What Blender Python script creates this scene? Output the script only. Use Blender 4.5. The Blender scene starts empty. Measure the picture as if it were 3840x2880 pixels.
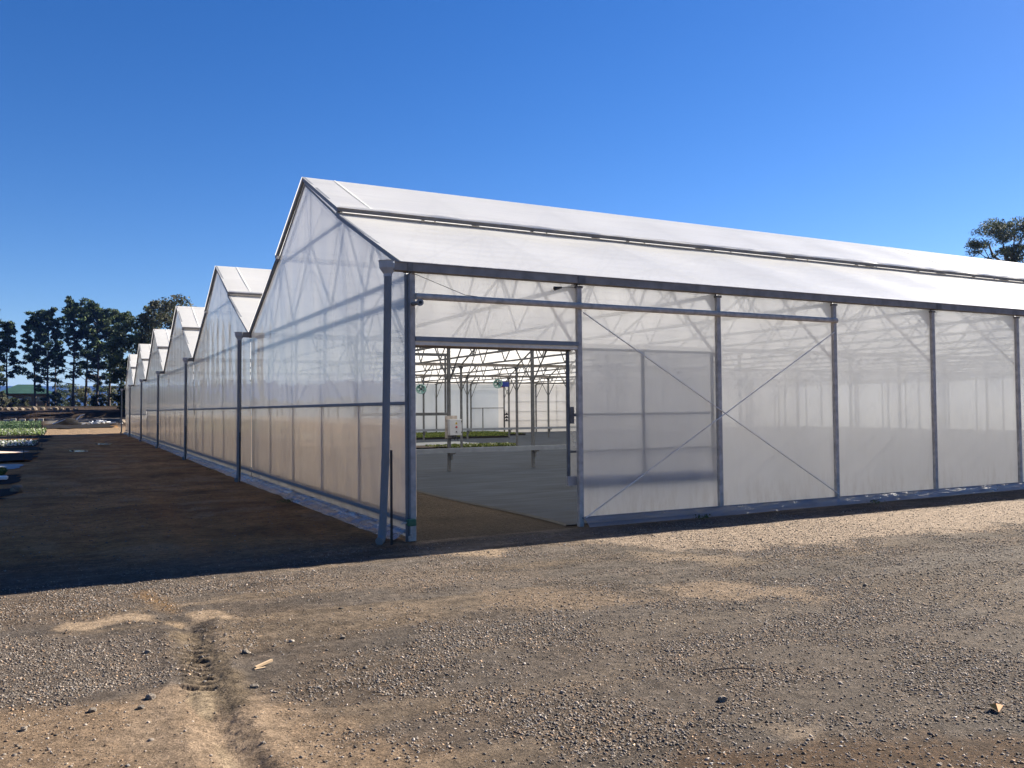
import bpy, bmesh, math, random
import numpy as np
from mathutils import Vector, Matrix

rnd = random.Random(7)
rng = np.random.default_rng(11)
scene = bpy.context.scene
COL = scene.collection
R = math.radians

# ------------------------------------------------------------------ measured dimensions (metres)
S = 3.0            # spacing of the frames along the long wall
B = 12.429         # width of one gable bay
NB = 6             # bays
NX = 20            # frame spacings along the building
LX = S * NX
H = 4.156          # top of gutter
RZ = 7.01          # ridge
KY, KZ = 3.60, 5.66  # vent line on the roof slope
CZ = 4.0           # bottom chord
SUN_EL, SUN_AZ = R(32.5), R(10.3)
SUN = Vector((math.cos(SUN_EL) * math.cos(SUN_AZ), math.cos(SUN_EL) * math.sin(SUN_AZ), math.sin(SUN_EL)))
CAM = (-4.4803, -11.8886, 1.9523)

# ------------------------------------------------------------------ mesh helpers
class MB:
    """collects shapes and links them as ONE mesh object"""
    def __init__(s):
        s.v = []; s.f = []
    def add(s, vs, fs):
        o = len(s.v)
        s.v += [tuple(p) for p in vs]
        s.f += [tuple(i + o for i in f) for f in fs]
        return s
    def box(s, x0, x1, y0, y1, z0, z1):
        return s.add([(x0,y0,z0),(x1,y0,z0),(x1,y1,z0),(x0,y1,z0),(x0,y0,z1),(x1,y0,z1),(x1,y1,z1),(x0,y1,z1)],
                     [(0,3,2,1),(4,5,6,7),(0,1,5,4),(1,2,6,5),(2,3,7,6),(3,0,4,7)])
    def bar(s, a, b, w, h=None, up=(0, 0, 1)):
        """rectangular section between two points"""
        h = w if h is None else h
        a, b = Vector(a), Vector(b); d = (b - a).normalized()
        u = Vector(up)
        if abs(d.dot(u)) > .98: u = Vector((1, 0, 0))
        sx = d.cross(u).normalized() * (w / 2); sy = sx.cross(d).normalized() * (h / 2)
        p = []
        for c in (a, b):
            p += [c - sx - sy, c + sx - sy, c + sx + sy, c - sx + sy]
        return s.add(p, [(0,3,2,1),(4,5,6,7),(0,1,5,4),(1,2,6,5),(2,3,7,6),(3,0,4,7)])
    def tube(s, pts, r, n=10, r1=None, cap=True):
        pts = [Vector(p) for p in pts]; m = len(pts); vs = []; fs = []
        ref = Vector((0, 0, 1)); d0 = (pts[-1] - pts[0]).normalized()
        if abs(d0.dot(ref)) > .9: ref = Vector((1, 0, 0))
        for i, p in enumerate(pts):
            d = (pts[min(i + 1, m - 1)] - pts[max(i - 1, 0)]).normalized()
            x = d.cross(ref).normalized(); y = d.cross(x)
            rr = (r[i] if isinstance(r, (list, tuple)) else (r if r1 is None else r + (r1 - r) * i / (m - 1)))
            for k in range(n):
                a = 2 * math.pi * k / n
                vs.append(p + x * (rr * math.cos(a)) + y * (rr * math.sin(a)))
        for i in range(m - 1):
            for k in range(n):
                fs.append((i*n+k, i*n+(k+1)%n, (i+1)*n+(k+1)%n, (i+1)*n+k))
        if cap:      # caps get their own vertices so that smooth shading stays along the tube
            q = len(vs); vs += vs[:n] + vs[(m-1)*n:m*n]
            fs.append(tuple(q + k for k in range(n - 1, -1, -1))); fs.append(tuple(q + n + k for k in range(n)))
        return s.add(vs, fs)
    def quad(s, a, b, c, d):
        return s.add([a, b, c, d], [(0, 1, 2, 3)])
    def build(s, name, m, parent=None, smooth=False, bevel=0):
        me = bpy.data.meshes.new(name); me.from_pydata(s.v, [], s.f); me.update()
        return link(name, me, m, parent, smooth, bevel)

def link(name, me, m, parent=None, smooth=False, bevel=0):
    if m is not None: me.materials.append(m)
    if smooth: me.polygons.foreach_set('use_smooth', [True] * len(me.polygons))
    o = bpy.data.objects.new(name, me); COL.objects.link(o)
    if parent is not None:
        o.parent = parent
        o.location = -Vector(parent.get('_base', (0, 0, 0))) if parent.type == 'EMPTY' else (0, 0, 0)
    if bevel:
        bv = o.modifiers.new('bevel', 'BEVEL'); bv.width = bevel; bv.segments = 2; bv.limit_method = 'ANGLE'
    return o

def grid_mesh(name, P, m, parent=None, smooth=True, attrs=None, flip=False):
    """P: (a, b, 3) array -> quads"""
    a, b = P.shape[:2]
    me = bpy.data.meshes.new(name)
    idx = np.arange(a * b).reshape(a, b)
    q = np.stack([idx[:-1,:-1], idx[1:,:-1], idx[1:,1:], idx[:-1,1:]], -1).reshape(-1, 4)
    if flip: q = q[:, ::-1]
    fast_mesh(me, P.reshape(-1, 3), q)
    for k, arr in (attrs or {}).items():
        at = me.attributes.new(k, 'FLOAT_COLOR', 'POINT')
        c = np.ones((a * b, 4), np.float32); c[:, :3] = arr.reshape(-1, 3)
        at.data.foreach_set('color', c.ravel())
    return link(name, me, m, parent, smooth)

def fast_mesh(me, V, F):
    V = np.ascontiguousarray(V, np.float32); F = np.ascontiguousarray(F, np.int32); k = F.shape[1]
    me.vertices.add(len(V)); me.vertices.foreach_set('co', V.ravel())
    me.loops.add(F.size); me.loops.foreach_set('vertex_index', F.ravel())
    me.polygons.add(len(F)); me.polygons.foreach_set('loop_start', np.arange(0, F.size, k, dtype=np.int32))
    me.update(calc_edges=True); me.validate()

def empty(name, loc, label=None, cat=None, group=None):
    o = bpy.data.objects.new(name, None); COL.objects.link(o); o.location = loc
    o.empty_display_size = .3
    o['_base'] = tuple(loc)
    return tag(o, label, cat, group)

def tag(o, label=None, cat=None, group=None, kind=None):
    if label: o['label'] = label
    if cat: o['category'] = cat
    if group: o['group'] = group
    if kind: o['kind'] = kind
    return o

def copy_tree(o, parent=None):
    c = o.copy(); COL.objects.link(c)
    if parent is not None: c.parent = parent
    for ch in list(o.children): copy_tree(ch, c)
    return c

# ------------------------------------------------------------------ numpy noise
def _h(ix, iy, seed):
    n = (ix.astype(np.int64) * 374761393 + iy.astype(np.int64) * 668265263 + seed * 1442695041) & 0xffffffff
    n = ((n ^ (n >> 13)) * 1274126177) & 0xffffffff
    return ((n ^ (n >> 16)) & 0xffff) / 65535.0
def vnoise(x, y, seed=0):
    ix, iy = np.floor(x), np.floor(y); fx, fy = x - ix, y - iy
    fx = fx*fx*(3-2*fx); fy = fy*fy*(3-2*fy)
    a, b, c, d = _h(ix,iy,seed), _h(ix+1,iy,seed), _h(ix,iy+1,seed), _h(ix+1,iy+1,seed)
    return (a+(b-a)*fx)*(1-fy) + (c+(d-c)*fx)*fy
def fbm(x, y, seed=0, oct=4):
    s = 0; a = .5; t = 0
    for i in range(oct):
        s = s + a*vnoise(x*2**i, y*2**i, seed+i*17); t += a; a *= .5
    return s / t
def sstep(a, b, x):
    t = np.clip((x-a)/(b-a), 0, 1); return t*t*(3-2*t)

# ------------------------------------------------------------------ materials
def nodes_of(name):
    m = bpy.data.materials.new(name); m.use_nodes = True
    nt = m.node_tree; nt.nodes.clear()
    out = nt.nodes.new('ShaderNodeOutputMaterial')
    return m, nt, out
def N(nt, t, **kw):
    n = nt.nodes.new(t)
    for k, v in kw.items():
        if k in n.inputs: n.inputs[k].default_value = v
        else: setattr(n, k, v)
    return n
def ramp(nt, a, b, pa=0., pb=1.):
    r = nt.nodes.new('ShaderNodeValToRGB'); e = r.color_ramp.elements
    e[0].position = pa; e[0].color = (*a, 1); e[1].position = pb; e[1].color = (*b, 1)
    return r

def simple(name, col, rough=.5, metal=0., var=.15, scale=6., bump=0., bscale=40., stretch=(1, 1, 1), spec=.5, transl=0.):
    m, nt, out = nodes_of(name); L = nt.links.new
    tc = N(nt, 'ShaderNodeTexCoord'); mp = N(nt, 'ShaderNodeMapping'); mp.inputs['Scale'].default_value = stretch
    L(tc.outputs['Object'], mp.inputs['Vector'])
    nz = N(nt, 'ShaderNodeTexNoise', Scale=scale, Detail=5.); L(mp.outputs[0], nz.inputs['Vector'])
    rp = ramp(nt, tuple(c*(1-var) for c in col), tuple(min(1, c*(1+var)) for c in col), .3, .7)
    L(nz.outputs['Fac'], rp.inputs[0])
    bs = N(nt, 'ShaderNodeBsdfPrincipled', Metallic=metal); bs.inputs['Specular IOR Level'].default_value = spec
    L(rp.outputs[0], bs.inputs['Base Color'])
    mr = N(nt, 'ShaderNodeMapRange'); mr.inputs['To Min'].default_value = max(0, rough-.1); mr.inputs['To Max'].default_value = min(1, rough+.1)
    L(nz.outputs['Fac'], mr.inputs['Value']); L(mr.outputs[0], bs.inputs['Roughness'])
    if bump:
        n2 = N(nt, 'ShaderNodeTexNoise', Scale=bscale, Detail=4.); L(mp.outputs[0], n2.inputs['Vector'])
        bp = N(nt, 'ShaderNodeBump', Strength=bump, Distance=.02); L(n2.outputs['Fac'], bp.inputs['Height']); L(bp.outputs[0], bs.inputs['Normal'])
    if transl:
        tr = N(nt, 'ShaderNodeBsdfTranslucent'); L(rp.outputs[0], tr.inputs['Color'])
        mx = N(nt, 'ShaderNodeMixShader', Fac=transl); L(bs.outputs[0], mx.inputs[1]); L(tr.outputs[0], mx.inputs[2]); L(mx.outputs[0], out.inputs[0])
    else:
        L(bs.outputs[0], out.inputs[0])
    return m

def film(name, clear, col=(.86, .87, .88), gloss_rough=.07, wrinkle=.25, stretch=(1, 1, 1), wscale=2.5, spread=.3, refl=1., front=.5, blur=.6, tone=.92, dirt=0.):
    """greenhouse plastic: part clear, part diffusing both ways, with a glossy skin"""
    m, nt, out = nodes_of(name); L = nt.links.new
    tc = N(nt, 'ShaderNodeTexCoord'); mp = N(nt, 'ShaderNodeMapping'); mp.inputs['Scale'].default_value = stretch
    L(tc.outputs['Object'], mp.inputs['Vector'])
    nz = N(nt, 'ShaderNodeTexNoise', Scale=wscale, Detail=3., Roughness=.45); L(mp.outputs[0], nz.inputs['Vector'])
    nd = N(nt, 'ShaderNodeTexNoise', Scale=1.1, Detail=6., Roughness=.6); L(mp.outputs[0], nd.inputs['Vector'])
    bp = N(nt, 'ShaderNodeBump', Strength=wrinkle, Distance=.05); L(nz.outputs['Fac'], bp.inputs['Height'])
    rp = ramp(nt, tuple(c*tone for c in col), col, .35, .65); L(nd.outputs['Fac'], rp.inputs[0])
    if dirt:   # splashed earth near the ground and faint run-down streaks
        sx = N(nt, 'ShaderNodeSeparateXYZ'); L(tc.outputs['Object'], sx.inputs[0])
        md = N(nt, 'ShaderNodeMapping'); md.inputs['Scale'].default_value = (5, 5, 1.2); L(tc.outputs['Object'], md.inputs['Vector'])
        n3 = N(nt, 'ShaderNodeTexNoise', Scale=1.6, Detail=7., Roughness=.7); L(md.outputs[0], n3.inputs['Vector'])
        zr = N(nt, 'ShaderNodeMapRange'); zr.inputs['From Min'].default_value = .1; zr.inputs['From Max'].default_value = .75; zr.inputs['To Min'].default_value = .95; zr.inputs['To Max'].default_value = .12
        L(sx.outputs['Z'], zr.inputs['Value'])
        tr_ = ramp(nt, (0, 0, 0), (1, 1, 1), .45, .75); L(n3.outputs['Fac'], tr_.inputs[0])
        dm = N(nt, 'ShaderNodeMath', operation='MULTIPLY'); L(zr.outputs[0], dm.inputs[0]); L(tr_.outputs[0], dm.inputs[1])
        d2 = N(nt, 'ShaderNodeMath', operation='MULTIPLY'); d2.inputs[1].default_value = dirt; L(dm.outputs[0], d2.inputs[0])
        mxd = N(nt, 'ShaderNodeMix', data_type='RGBA'); mxd.inputs[7].default_value = (.42, .33, .24, 1)
        L(d2.outputs[0], mxd.inputs[0]); L(rp.outputs[0], mxd.inputs[6])
        class _R: outputs = [mxd.outputs[2]]
        rp = _R
    df = N(nt, 'ShaderNodeBsdfDiffuse'); tl = N(nt, 'ShaderNodeBsdfTranslucent')
    for b in (df, tl): L(rp.outputs[0], b.inputs['Color']); L(bp.outputs[0], b.inputs['Normal'])
    m1 = N(nt, 'ShaderNodeMixShader', Fac=1-front); L(df.outputs[0], m1.inputs[1]); L(tl.outputs[0], m1.inputs[2])
    tp = N(nt, 'ShaderNodeBsdfTransparent'); tp.inputs['Color'].default_value = (.97, .97, .97, 1)
    if blur:   # forward scattering: what lies close behind stays sharp, what lies far behind blurs
        rfr = N(nt, 'ShaderNodeBsdfRefraction', IOR=1.045, Roughness=1.0)
        tb = N(nt, 'ShaderNodeMixShader', Fac=blur); L(tp.outputs[0], tb.inputs[1]); L(rfr.outputs[0], tb.inputs[2]); tp = tb
    m2 = N(nt, 'ShaderNodeMixShader')
    mr = N(nt, 'ShaderNodeMapRange'); mr.inputs['From Min'].default_value = .3; mr.inputs['From Max'].default_value = .7
    mr.inputs['To Min'].default_value = clear*(1-spread); mr.inputs['To Max'].default_value = clear*(1+spread)
    L(nd.outputs['Fac'], mr.inputs['Value']); L(mr.outputs[0], m2.inputs[0])
    L(m1.outputs[0], m2.inputs[1]); L(tp.outputs[0], m2.inputs[2])
    gl = N(nt, 'ShaderNodeBsdfGlossy', Roughness=gloss_rough); L(bp.outputs[0], gl.inputs['Normal'])
    fr = N(nt, 'ShaderNodeFresnel', IOR=1.45); L(bp.outputs[0], fr.inputs['Normal'])
    # the same reflectance from either side of a thin sheet
    lw = N(nt, 'ShaderNodeLayerWeight', Blend=.5); L(bp.outputs[0], lw.inputs['Normal'])
    pw = N(nt, 'ShaderNodeMath', operation='POWER'); L(lw.outputs['Facing'], pw.inputs[0]); pw.inputs[1].default_value = 4.
    ma = N(nt, 'ShaderNodeMath', operation='MULTIPLY_ADD'); L(pw.outputs[0], ma.inputs[0]); ma.inputs[1].default_value = .85*refl; ma.inputs[2].default_value = .04*refl
    m3 = N(nt, 'ShaderNodeMixShader'); L(ma.outputs[0], m3.inputs[0]); L(m2.outputs[0], m3.inputs[1]); L(gl.outputs[0], m3.inputs[2])
    L(m3.outputs[0], out.inputs[0])
    return m

def attr_mat(name, rough=.9, bump=0., bscale=30., var=.25, scale=4., transl=0.):
    m, nt, out = nodes_of(name); L = nt.links.new
    at = N(nt, 'ShaderNodeAttribute', attribute_name='tint')
    tc = N(nt, 'ShaderNodeTexCoord')
    nz = N(nt, 'ShaderNodeTexNoise', Scale=scale, Detail=4.); L(tc.outputs['Object'], nz.inputs['Vector'])
    rp = ramp(nt, (1-var,)*3, (1+var,)*3, .3, .7); L(nz.outputs['Fac'], rp.inputs[0])
    mx = N(nt, 'ShaderNodeMix', data_type='RGBA', blend_type='MULTIPLY'); mx.inputs[0].default_value = 1
    L(at.outputs['Color'], mx.inputs[6]); L(rp.outputs[0], mx.inputs[7])
    bs = N(nt, 'ShaderNodeBsdfPrincipled', Roughness=rough); bs.inputs['Specular IOR Level'].default_value = .3
    L(mx.outputs[2], bs.inputs['Base Color'])
    if bump:
        n2 = N(nt, 'ShaderNodeTexNoise', Scale=bscale, Detail=4.); L(tc.outputs['Object'], n2.inputs['Vector'])
        bp = N(nt, 'ShaderNodeBump', Strength=bump, Distance=.02); L(n2.outputs['Fac'], bp.inputs['Height']); L(bp.outputs[0], bs.inputs['Normal'])
    if transl:
        tr = N(nt, 'ShaderNodeBsdfTranslucent'); L(mx.outputs[2], tr.inputs['Color'])
        ms = N(nt, 'ShaderNodeMixShader', Fac=transl); L(bs.outputs[0], ms.inputs[1]); L(tr.outputs[0], ms.inputs[2]); L(ms.outputs[0], out.inputs[0])
    else: L(bs.outputs[0], out.inputs[0])
    return m

def ground_material():
    m, nt, out = nodes_of('ground_earth'); L = nt.links.new
    at = N(nt, 'ShaderNodeAttribute', attribute_name='tint')
    ag = N(nt, 'ShaderNodeAttribute', attribute_name='mask')
    sep = N(nt, 'ShaderNodeSeparateColor'); L(ag.outputs['Color'], sep.inputs[0])
    tc = N(nt, 'ShaderNodeTexCoord')
    vo = N(nt, 'ShaderNodeTexVoronoi', Scale=70.); L(tc.outputs['Object'], vo.inputs['Vector'])
    vo2 = N(nt, 'ShaderNodeTexVoronoi', Scale=26.); L(tc.outputs['Object'], vo2.inputs['Vector'])
    nz = N(nt, 'ShaderNodeTexNoise', Scale=9., Detail=8., Roughness=.65); L(tc.outputs['Object'], nz.inputs['Vector'])
    nf = N(nt, 'ShaderNodeTexNoise', Scale=55., Detail=6., Roughness=.7); L(tc.outputs['Object'], nf.inputs['Vector'])
    # pebble brightness per voronoi cell
    s1 = N(nt, 'ShaderNodeSeparateColor'); L(vo.outputs['Color'], s1.inputs[0])
    r1 = ramp(nt, (.42, .40, .39), (1.75, 1.66, 1.55), .15, .95); L(s1.outputs[0], r1.inputs[0])
    s2 = N(nt, 'ShaderNodeSeparateColor'); L(vo2.outputs['Color'], s2.inputs[0])
    r2 = ramp(nt, (.8, .79, .78), (1.25, 1.2, 1.12), .1, .95); L(s2.outputs[1], r2.inputs[0])
    mm = N(nt, 'ShaderNodeMix', data_type='RGBA', blend_type='MULTIPLY'); mm.inputs[0].default_value = 1
    L(r1.outputs[0], mm.inputs[6]); L(r2.outputs[0], mm.inputs[7])
    one = N(nt, 'ShaderNodeMix', data_type='RGBA'); one.inputs[6].default_value = (1, 1, 1, 1)
    L(sep.outputs[0], one.inputs[0]); L(mm.outputs[2], one.inputs[7])
    mul = N(nt, 'ShaderNodeMix', data_type='RGBA', blend_type='MULTIPLY'); mul.inputs[0].default_value = 1
    L(at.outputs['Color'], mul.inputs[6]); L(one.outputs[2], mul.inputs[7])
    rn = ramp(nt, (.62, .60, .58), (1.38, 1.36, 1.34), .3, .7); L(nz.outputs['Fac'], rn.inputs[0])
    mul2 = N(nt, 'ShaderNodeMix', data_type='RGBA', blend_type='MULTIPLY'); mul2.inputs[0].default_value = 1
    L(mul.outputs[2], mul2.inputs[6]); L(rn.outputs[0], mul2.inputs[7])
    rf = ramp(nt, (.62, .61, .60), (1.40, 1.40, 1.39), .32, .68); L(nf.outputs['Fac'], rf.inputs[0])
    mul3 = N(nt, 'ShaderNodeMix', data_type='RGBA', blend_type='MULTIPLY'); mul3.inputs[0].default_value = 1
    L(mul2.outputs[2], mul3.inputs[6]); L(rf.outputs[0], mul3.inputs[7])
    bs = N(nt, 'ShaderNodeBsdfPrincipled', Roughness=.92); bs.inputs['Specular IOR Level'].default_value = .15
    L(mul3.outputs[2], bs.inputs['Base Color'])
    # bump: pebbles where gravel, crumbs elsewhere
    inv = N(nt, 'ShaderNodeMath', operation='MULTIPLY'); inv.inputs[1].default_value = -1.; L(vo.outputs['Distance'], inv.inputs[0])
    g = N(nt, 'ShaderNodeMath', operation='MULTIPLY'); L(inv.outputs[0], g.inputs[0]); L(sep.outputs[0], g.inputs[1])
    b1 = N(nt, 'ShaderNodeBump', Strength=.9, Distance=.012); L(g.outputs[0], b1.inputs['Height'])
    b2 = N(nt, 'ShaderNodeBump', Strength=1., Distance=.03); L(nf.outputs['Fac'], b2.inputs['Height']); L(b1.outputs[0], b2.inputs['Normal'])
    b3 = N(nt, 'ShaderNodeBump', Strength=.9, Distance=.07); L(nz.outputs['Fac'], b3.inputs['Height']); L(b2.outputs[0], b3.inputs['Normal'])
    L(b3.outputs[0], bs.inputs['Normal']); L(bs.outputs[0], out.inputs[0])
    return m

M = {}
M['galv'] = simple('galvanised_steel', (.47, .42, .37), .85, 0., .22, 9., .05, 60., spec=.03)
M['galv_dark'] = simple('weathered_galvanised_steel', (.20, .182, .165), .85, 0., .2, 7., .05, 60., spec=.03)
M['steel'] = simple('indoor_steel', (.15, .155, .16), .7, 0., .2, 8., .05, 60., spec=.1)
M['galv_light'] = simple('new_galvanised_tube', (.80, .74, .66), .85, 0., .12, 9., spec=.03)
M['gutter'] = simple('gutter_steel', (.27, .245, .22), .85, 0., .2, 5., .05, 60., spec=.03)
M['rail'] = simple('rail_steel', (.26, .285, .32), .6, 0., .12, 5., spec=.2)
M['alu'] = simple('aluminium_profile', (.19, .20, .21), .55, .1, .12, 8.)
M['pvc'] = simple('grey_pvc', (.17, .175, .18), .6, 0., .10, 4.)
M['pvc_light'] = simple('pale_pvc', (.36, .38, .41), .45, 0., .08, 4.)
M['black_steel'] = simple('black_bitumen_steel', (.012, .012, .014), .55, 0., .3, 20.)
M['film_wall'] = film('wall_film', .31, (.98, .962, .935), .10, .16, (1, 1, .6), 1.6, .28, .45, .27, .68, .95, .5)
M['film_gable'] = film('gable_film', .20, (.97, .97, .96), .045, .14, (1, 1.6, .35), 1.3, .25, .8, .38, .6, .93)
M['film_roof'] = film('roof_film', .035, (.95, .94, .905), .24, .6, (.22, .9, .9), 1.6, .3, .5, .43, 0, .93)
M['film_end'] = film('shade_tinted_end_film', .10, (.50, .52, .54), .2, .1, (1, 1, 1), 1.2, .3, .5, .6, .3)  # greyed film: shade of unbuilt trees put into the end wall's colour
M['film_curtain'] = film('curtain_film', .04, (1.0, .81, .62), .3, .08, (1, 9, .25), 1.5, .5, .2, .22, .5, .74)
M['film_low'] = film('lower_wall_film', .66, (.96, .93, .88), .08, .08, (1, 1.6, .35), 1.3, .15, .25, .3, .2, .9, .5)
M['film_inner'] = film('partition_film', .22, (.56, .66, .76), .12, .15, (1, 1, .3), 1.2, .3, .5, .5)
M['film_skirt'] = film('skirt_film', .42, (.44, .47, .52), .14, .9, (1.2, 1.2, 5), 2.4, .5, .9, .5, 0, .55)
M['film_door'] = film('door_film', .78, (.95, .94, .93), .1, .1, (1, 1, 1), 1.2, .2, .5, .25, .15)
M['band'] = simple('door_kick_board', (.44, .41, .39), .6, .1, .15, 4.)
M['mat'] = simple('weed_mat', (.035, .045, .062), .8, 0., .42, 1.6, .5, 3., (.35, 1.6, 1), .08)
M['mat_edge'] = simple('weed_mat_edge', (.008, .008, .009), .7, 0., .2, 5.)
M['white_paint'] = simple('white_enamel', (.66, .67, .68), .35, 0., .05, 5.)
M['yellow'] = simple('yellow_label', (.75, .55, .02), .5)
M['red'] = simple('red_plastic', (.5, .02, .02), .4)
M['black_plastic'] = simple('black_plastic', (.015, .015, .017), .45)
M['green_plastic'] = simple('green_gearbox', (.01, .10, .05), .4)
M['teal'] = simple('teal_duct', (.28, .50, .46), .45, 0., .12, 6.)
M['blue'] = simple('blue_motor', (.02, .05, .32), .45)
M['ink'] = simple('print_ink', (.30, .31, .34), .7)
M['bark'] = simple('pine_bark', (.055, .042, .036), .9, 0., .35, 3., .5, 12.)
M['bark_pale'] = simple('gum_bark', (.10, .085, .075), .85, 0., .3, 3., .4, 10.)
M['leaf_pine'] = attr_mat('pine_needles', .8, 0, 30, .35, .6, .15)
M['leaf'] = attr_mat('leaves', .65, 0, 30, .35, .6, .25)
M['stone'] = attr_mat('gravel_stone', .85, .4, 60., .2, 25.)
M['rock'] = simple('sandstone_boulder', (.17, .135, .10), .9, 0., .35, 3., .7, 8.)
M['pebble'] = simple('dark_field_stone', (.15, .125, .10), .9, 0., .35, 20., .6, 60.)
M['concrete'] = simple('concrete_block', (.36, .33, .28), .9, 0., .2, 5., .4, 20.)
M['ground'] = ground_material()
M['roof_green'] = simple('green_roof_sheeting', (.020, .062, .042), .6, .1, .25, 1.)
M['brick'] = simple('brown_brick', (.14, .075, .05), .9, 0., .3, 6., .3, 20.)
M['timber'] = simple('painted_timber', (.42, .30, .18), .7, 0., .15, 4.)
M['glass'] = simple('dark_glass', (.02, .025, .03), .08, 0., .1, 2., spec=.8)
M['car'] = simple('dark_car_paint', (.015, .014, .02), .25, .2, .1, 3.)
M['white_sheet'] = simple('pale_plastic_sheet', (.20, .215, .22), .55, 0., .12, 3., .3, 10.)
M['hill'] = simple('hill_forest', (.018, .028, .022), 1., 0., .3, .01, spec=0.)
M['bedmat'] = simple('bed_mat', (.014, .013, .013), .9, 0., .3, 2., .3, 6., spec=.08)
M['soil'] = simple('damp_soil', (.055, .036, .022), .95, 0., .3, 5., .6, 20.)
M['grass_green'] = attr_mat('seedling_green', .7, 0, 30, .3, 2., .25)
M['orange'] = simple('orange_scrap', (.65, .25, .04), .6)

# ------------------------------------------------------------------ terrain
def terrain(x, y):
    """large-scale height of the land"""
    yy = [-5000, 60, 74, 85, 95, 105, 106.3, 118, 150, 200, 700, 5000]
    zz = [0, 0, 0, .22, .72, 1.30, 2.02, 2.40, 3.10, 3.55, 3.0, 3.0]
    z = np.interp(y, yy, zz)
    return z
def relief(x, y):
    """ruts, tracks and small unevenness of the yard"""
    z = .016*(fbm(x*.9, y*.9, 3) - .5) + .018*(fbm(x*3.1, y*3.1, 5, 3) - .5) + .010*(fbm(x*9, y*9, 9, 3) - .5)
    out = 1 - ((x > -.3) & (x < LX + .5) & (y > -.3) & (y < NB*B + .5))       # level under the building
    # the wheel rut at left
    ax = np.interp(y, [-8, -7.03, -6.5, -5.8, -5.2, -4.5, -3.9, -3.3], [-3.55, -3.64, -3.67, -3.66, -3.60, -3.58, -3.52, -3.48])
    ax = ax + .035*(fbm(y*6, x*0 + 2, 15, 3) - .5)
    d = x - ax
    along = sstep(-8.2, -7.2, y) * (1 - sstep(-3.7, -3.3, y))
    w = .10 + .03*vnoise(y*2, y*0, 4)
    rut = np.exp(-(d/w)**2)
    z = z - along*.030*rut + along*.022*np.exp(-((d - .21)/.10)**2) + along*.014*np.exp(-((d + .22)/.11)**2)
    lug = np.tanh(3.5*np.sin((y + .45*d + .02*fbm(y*5, x*5, 16, 2))*2*math.pi/.125))
    lm = along*sstep(-5.75, -5.55, y)*(1 - sstep(-4.5, -4.2, y))*sstep(-.17, -.12, d)*(1 - sstep(.04, .09, d))
    z = z + lm*.013*lug*(.25 + 1.4*vnoise(y*11, x*9, 17))
    hx, hy = x + 3.665, y + 5.83                               # the smooth clay hump squeezed up in the rut
    z = z + .028*np.exp(-((hx/.075)**2 + (hy/.25)**2)**1.5)
    z = z + along*.024*(fbm(x*22, y*22, 18, 3) - .5)*np.exp(-(d/.3)**2)*(1 - np.exp(-((hx/.08)**2 + (hy/.27)**2)**2))
    # curved wheel tracks across the yard, following the building
    for c, off, a in ((0, .0, 1.), (1, 1.7, 1.), (2, 3.1, .7)):
        cy = -2.7 - off - .45*np.sin(x*.35 + c)
        z = z - .014*a*np.exp(-((y - cy)/.16)**2)*(x > -3) + .009*a*np.exp(-((y - cy - .3)/.12)**2)*(x > -3)
    # alley tracks
    for xo in (-4.4, -2.6):
        cx = xo + .35*np.sin(y*.13) + .15*np.sin(y*.7)
        z = z - .03*np.exp(-((x - cx)/.28)**2)*sstep(-.5, 3, y)
    return z*np.where(out > 0, 1., .25)

def poly_mask(x, y, pts, soft=.12, seed=0, rough=.18):
    """soft membership of a ground patch outlined in metres"""
    xj = x + rough*(fbm(x*3.3, y*3.3, seed, 4) - .5)*2
    yj = y + rough*(fbm(x*3.3 + 40, y*3.3, seed + 5, 4) - .5)*2
    ins = np.zeros(x.shape, bool); dmin = np.full(x.shape, 1e9)
    n = len(pts)
    for i in range(n):
        (x0, y0), (x1, y1) = pts[i], pts[(i+1) % n]
        c = ((y0 > yj) != (y1 > yj))
        with np.errstate(divide='ignore', invalid='ignore'):
            xi = (x1-x0)*(yj-y0)/((y1-y0) if y1 != y0 else 1e-9) + x0
        ins ^= (c & (xj < xi))
        dx, dy = x1-x0, y1-y0; l2 = dx*dx+dy*dy + 1e-9
        t = np.clip(((xj-x0)*dx+(yj-y0)*dy)/l2, 0, 1)
        dmin = np.minimum(dmin, np.hypot(xj-x0-t*dx, yj-y0-t*dy))
    sd = np.where(ins, dmin, -dmin)
    return sstep(-soft, soft, sd)

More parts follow.
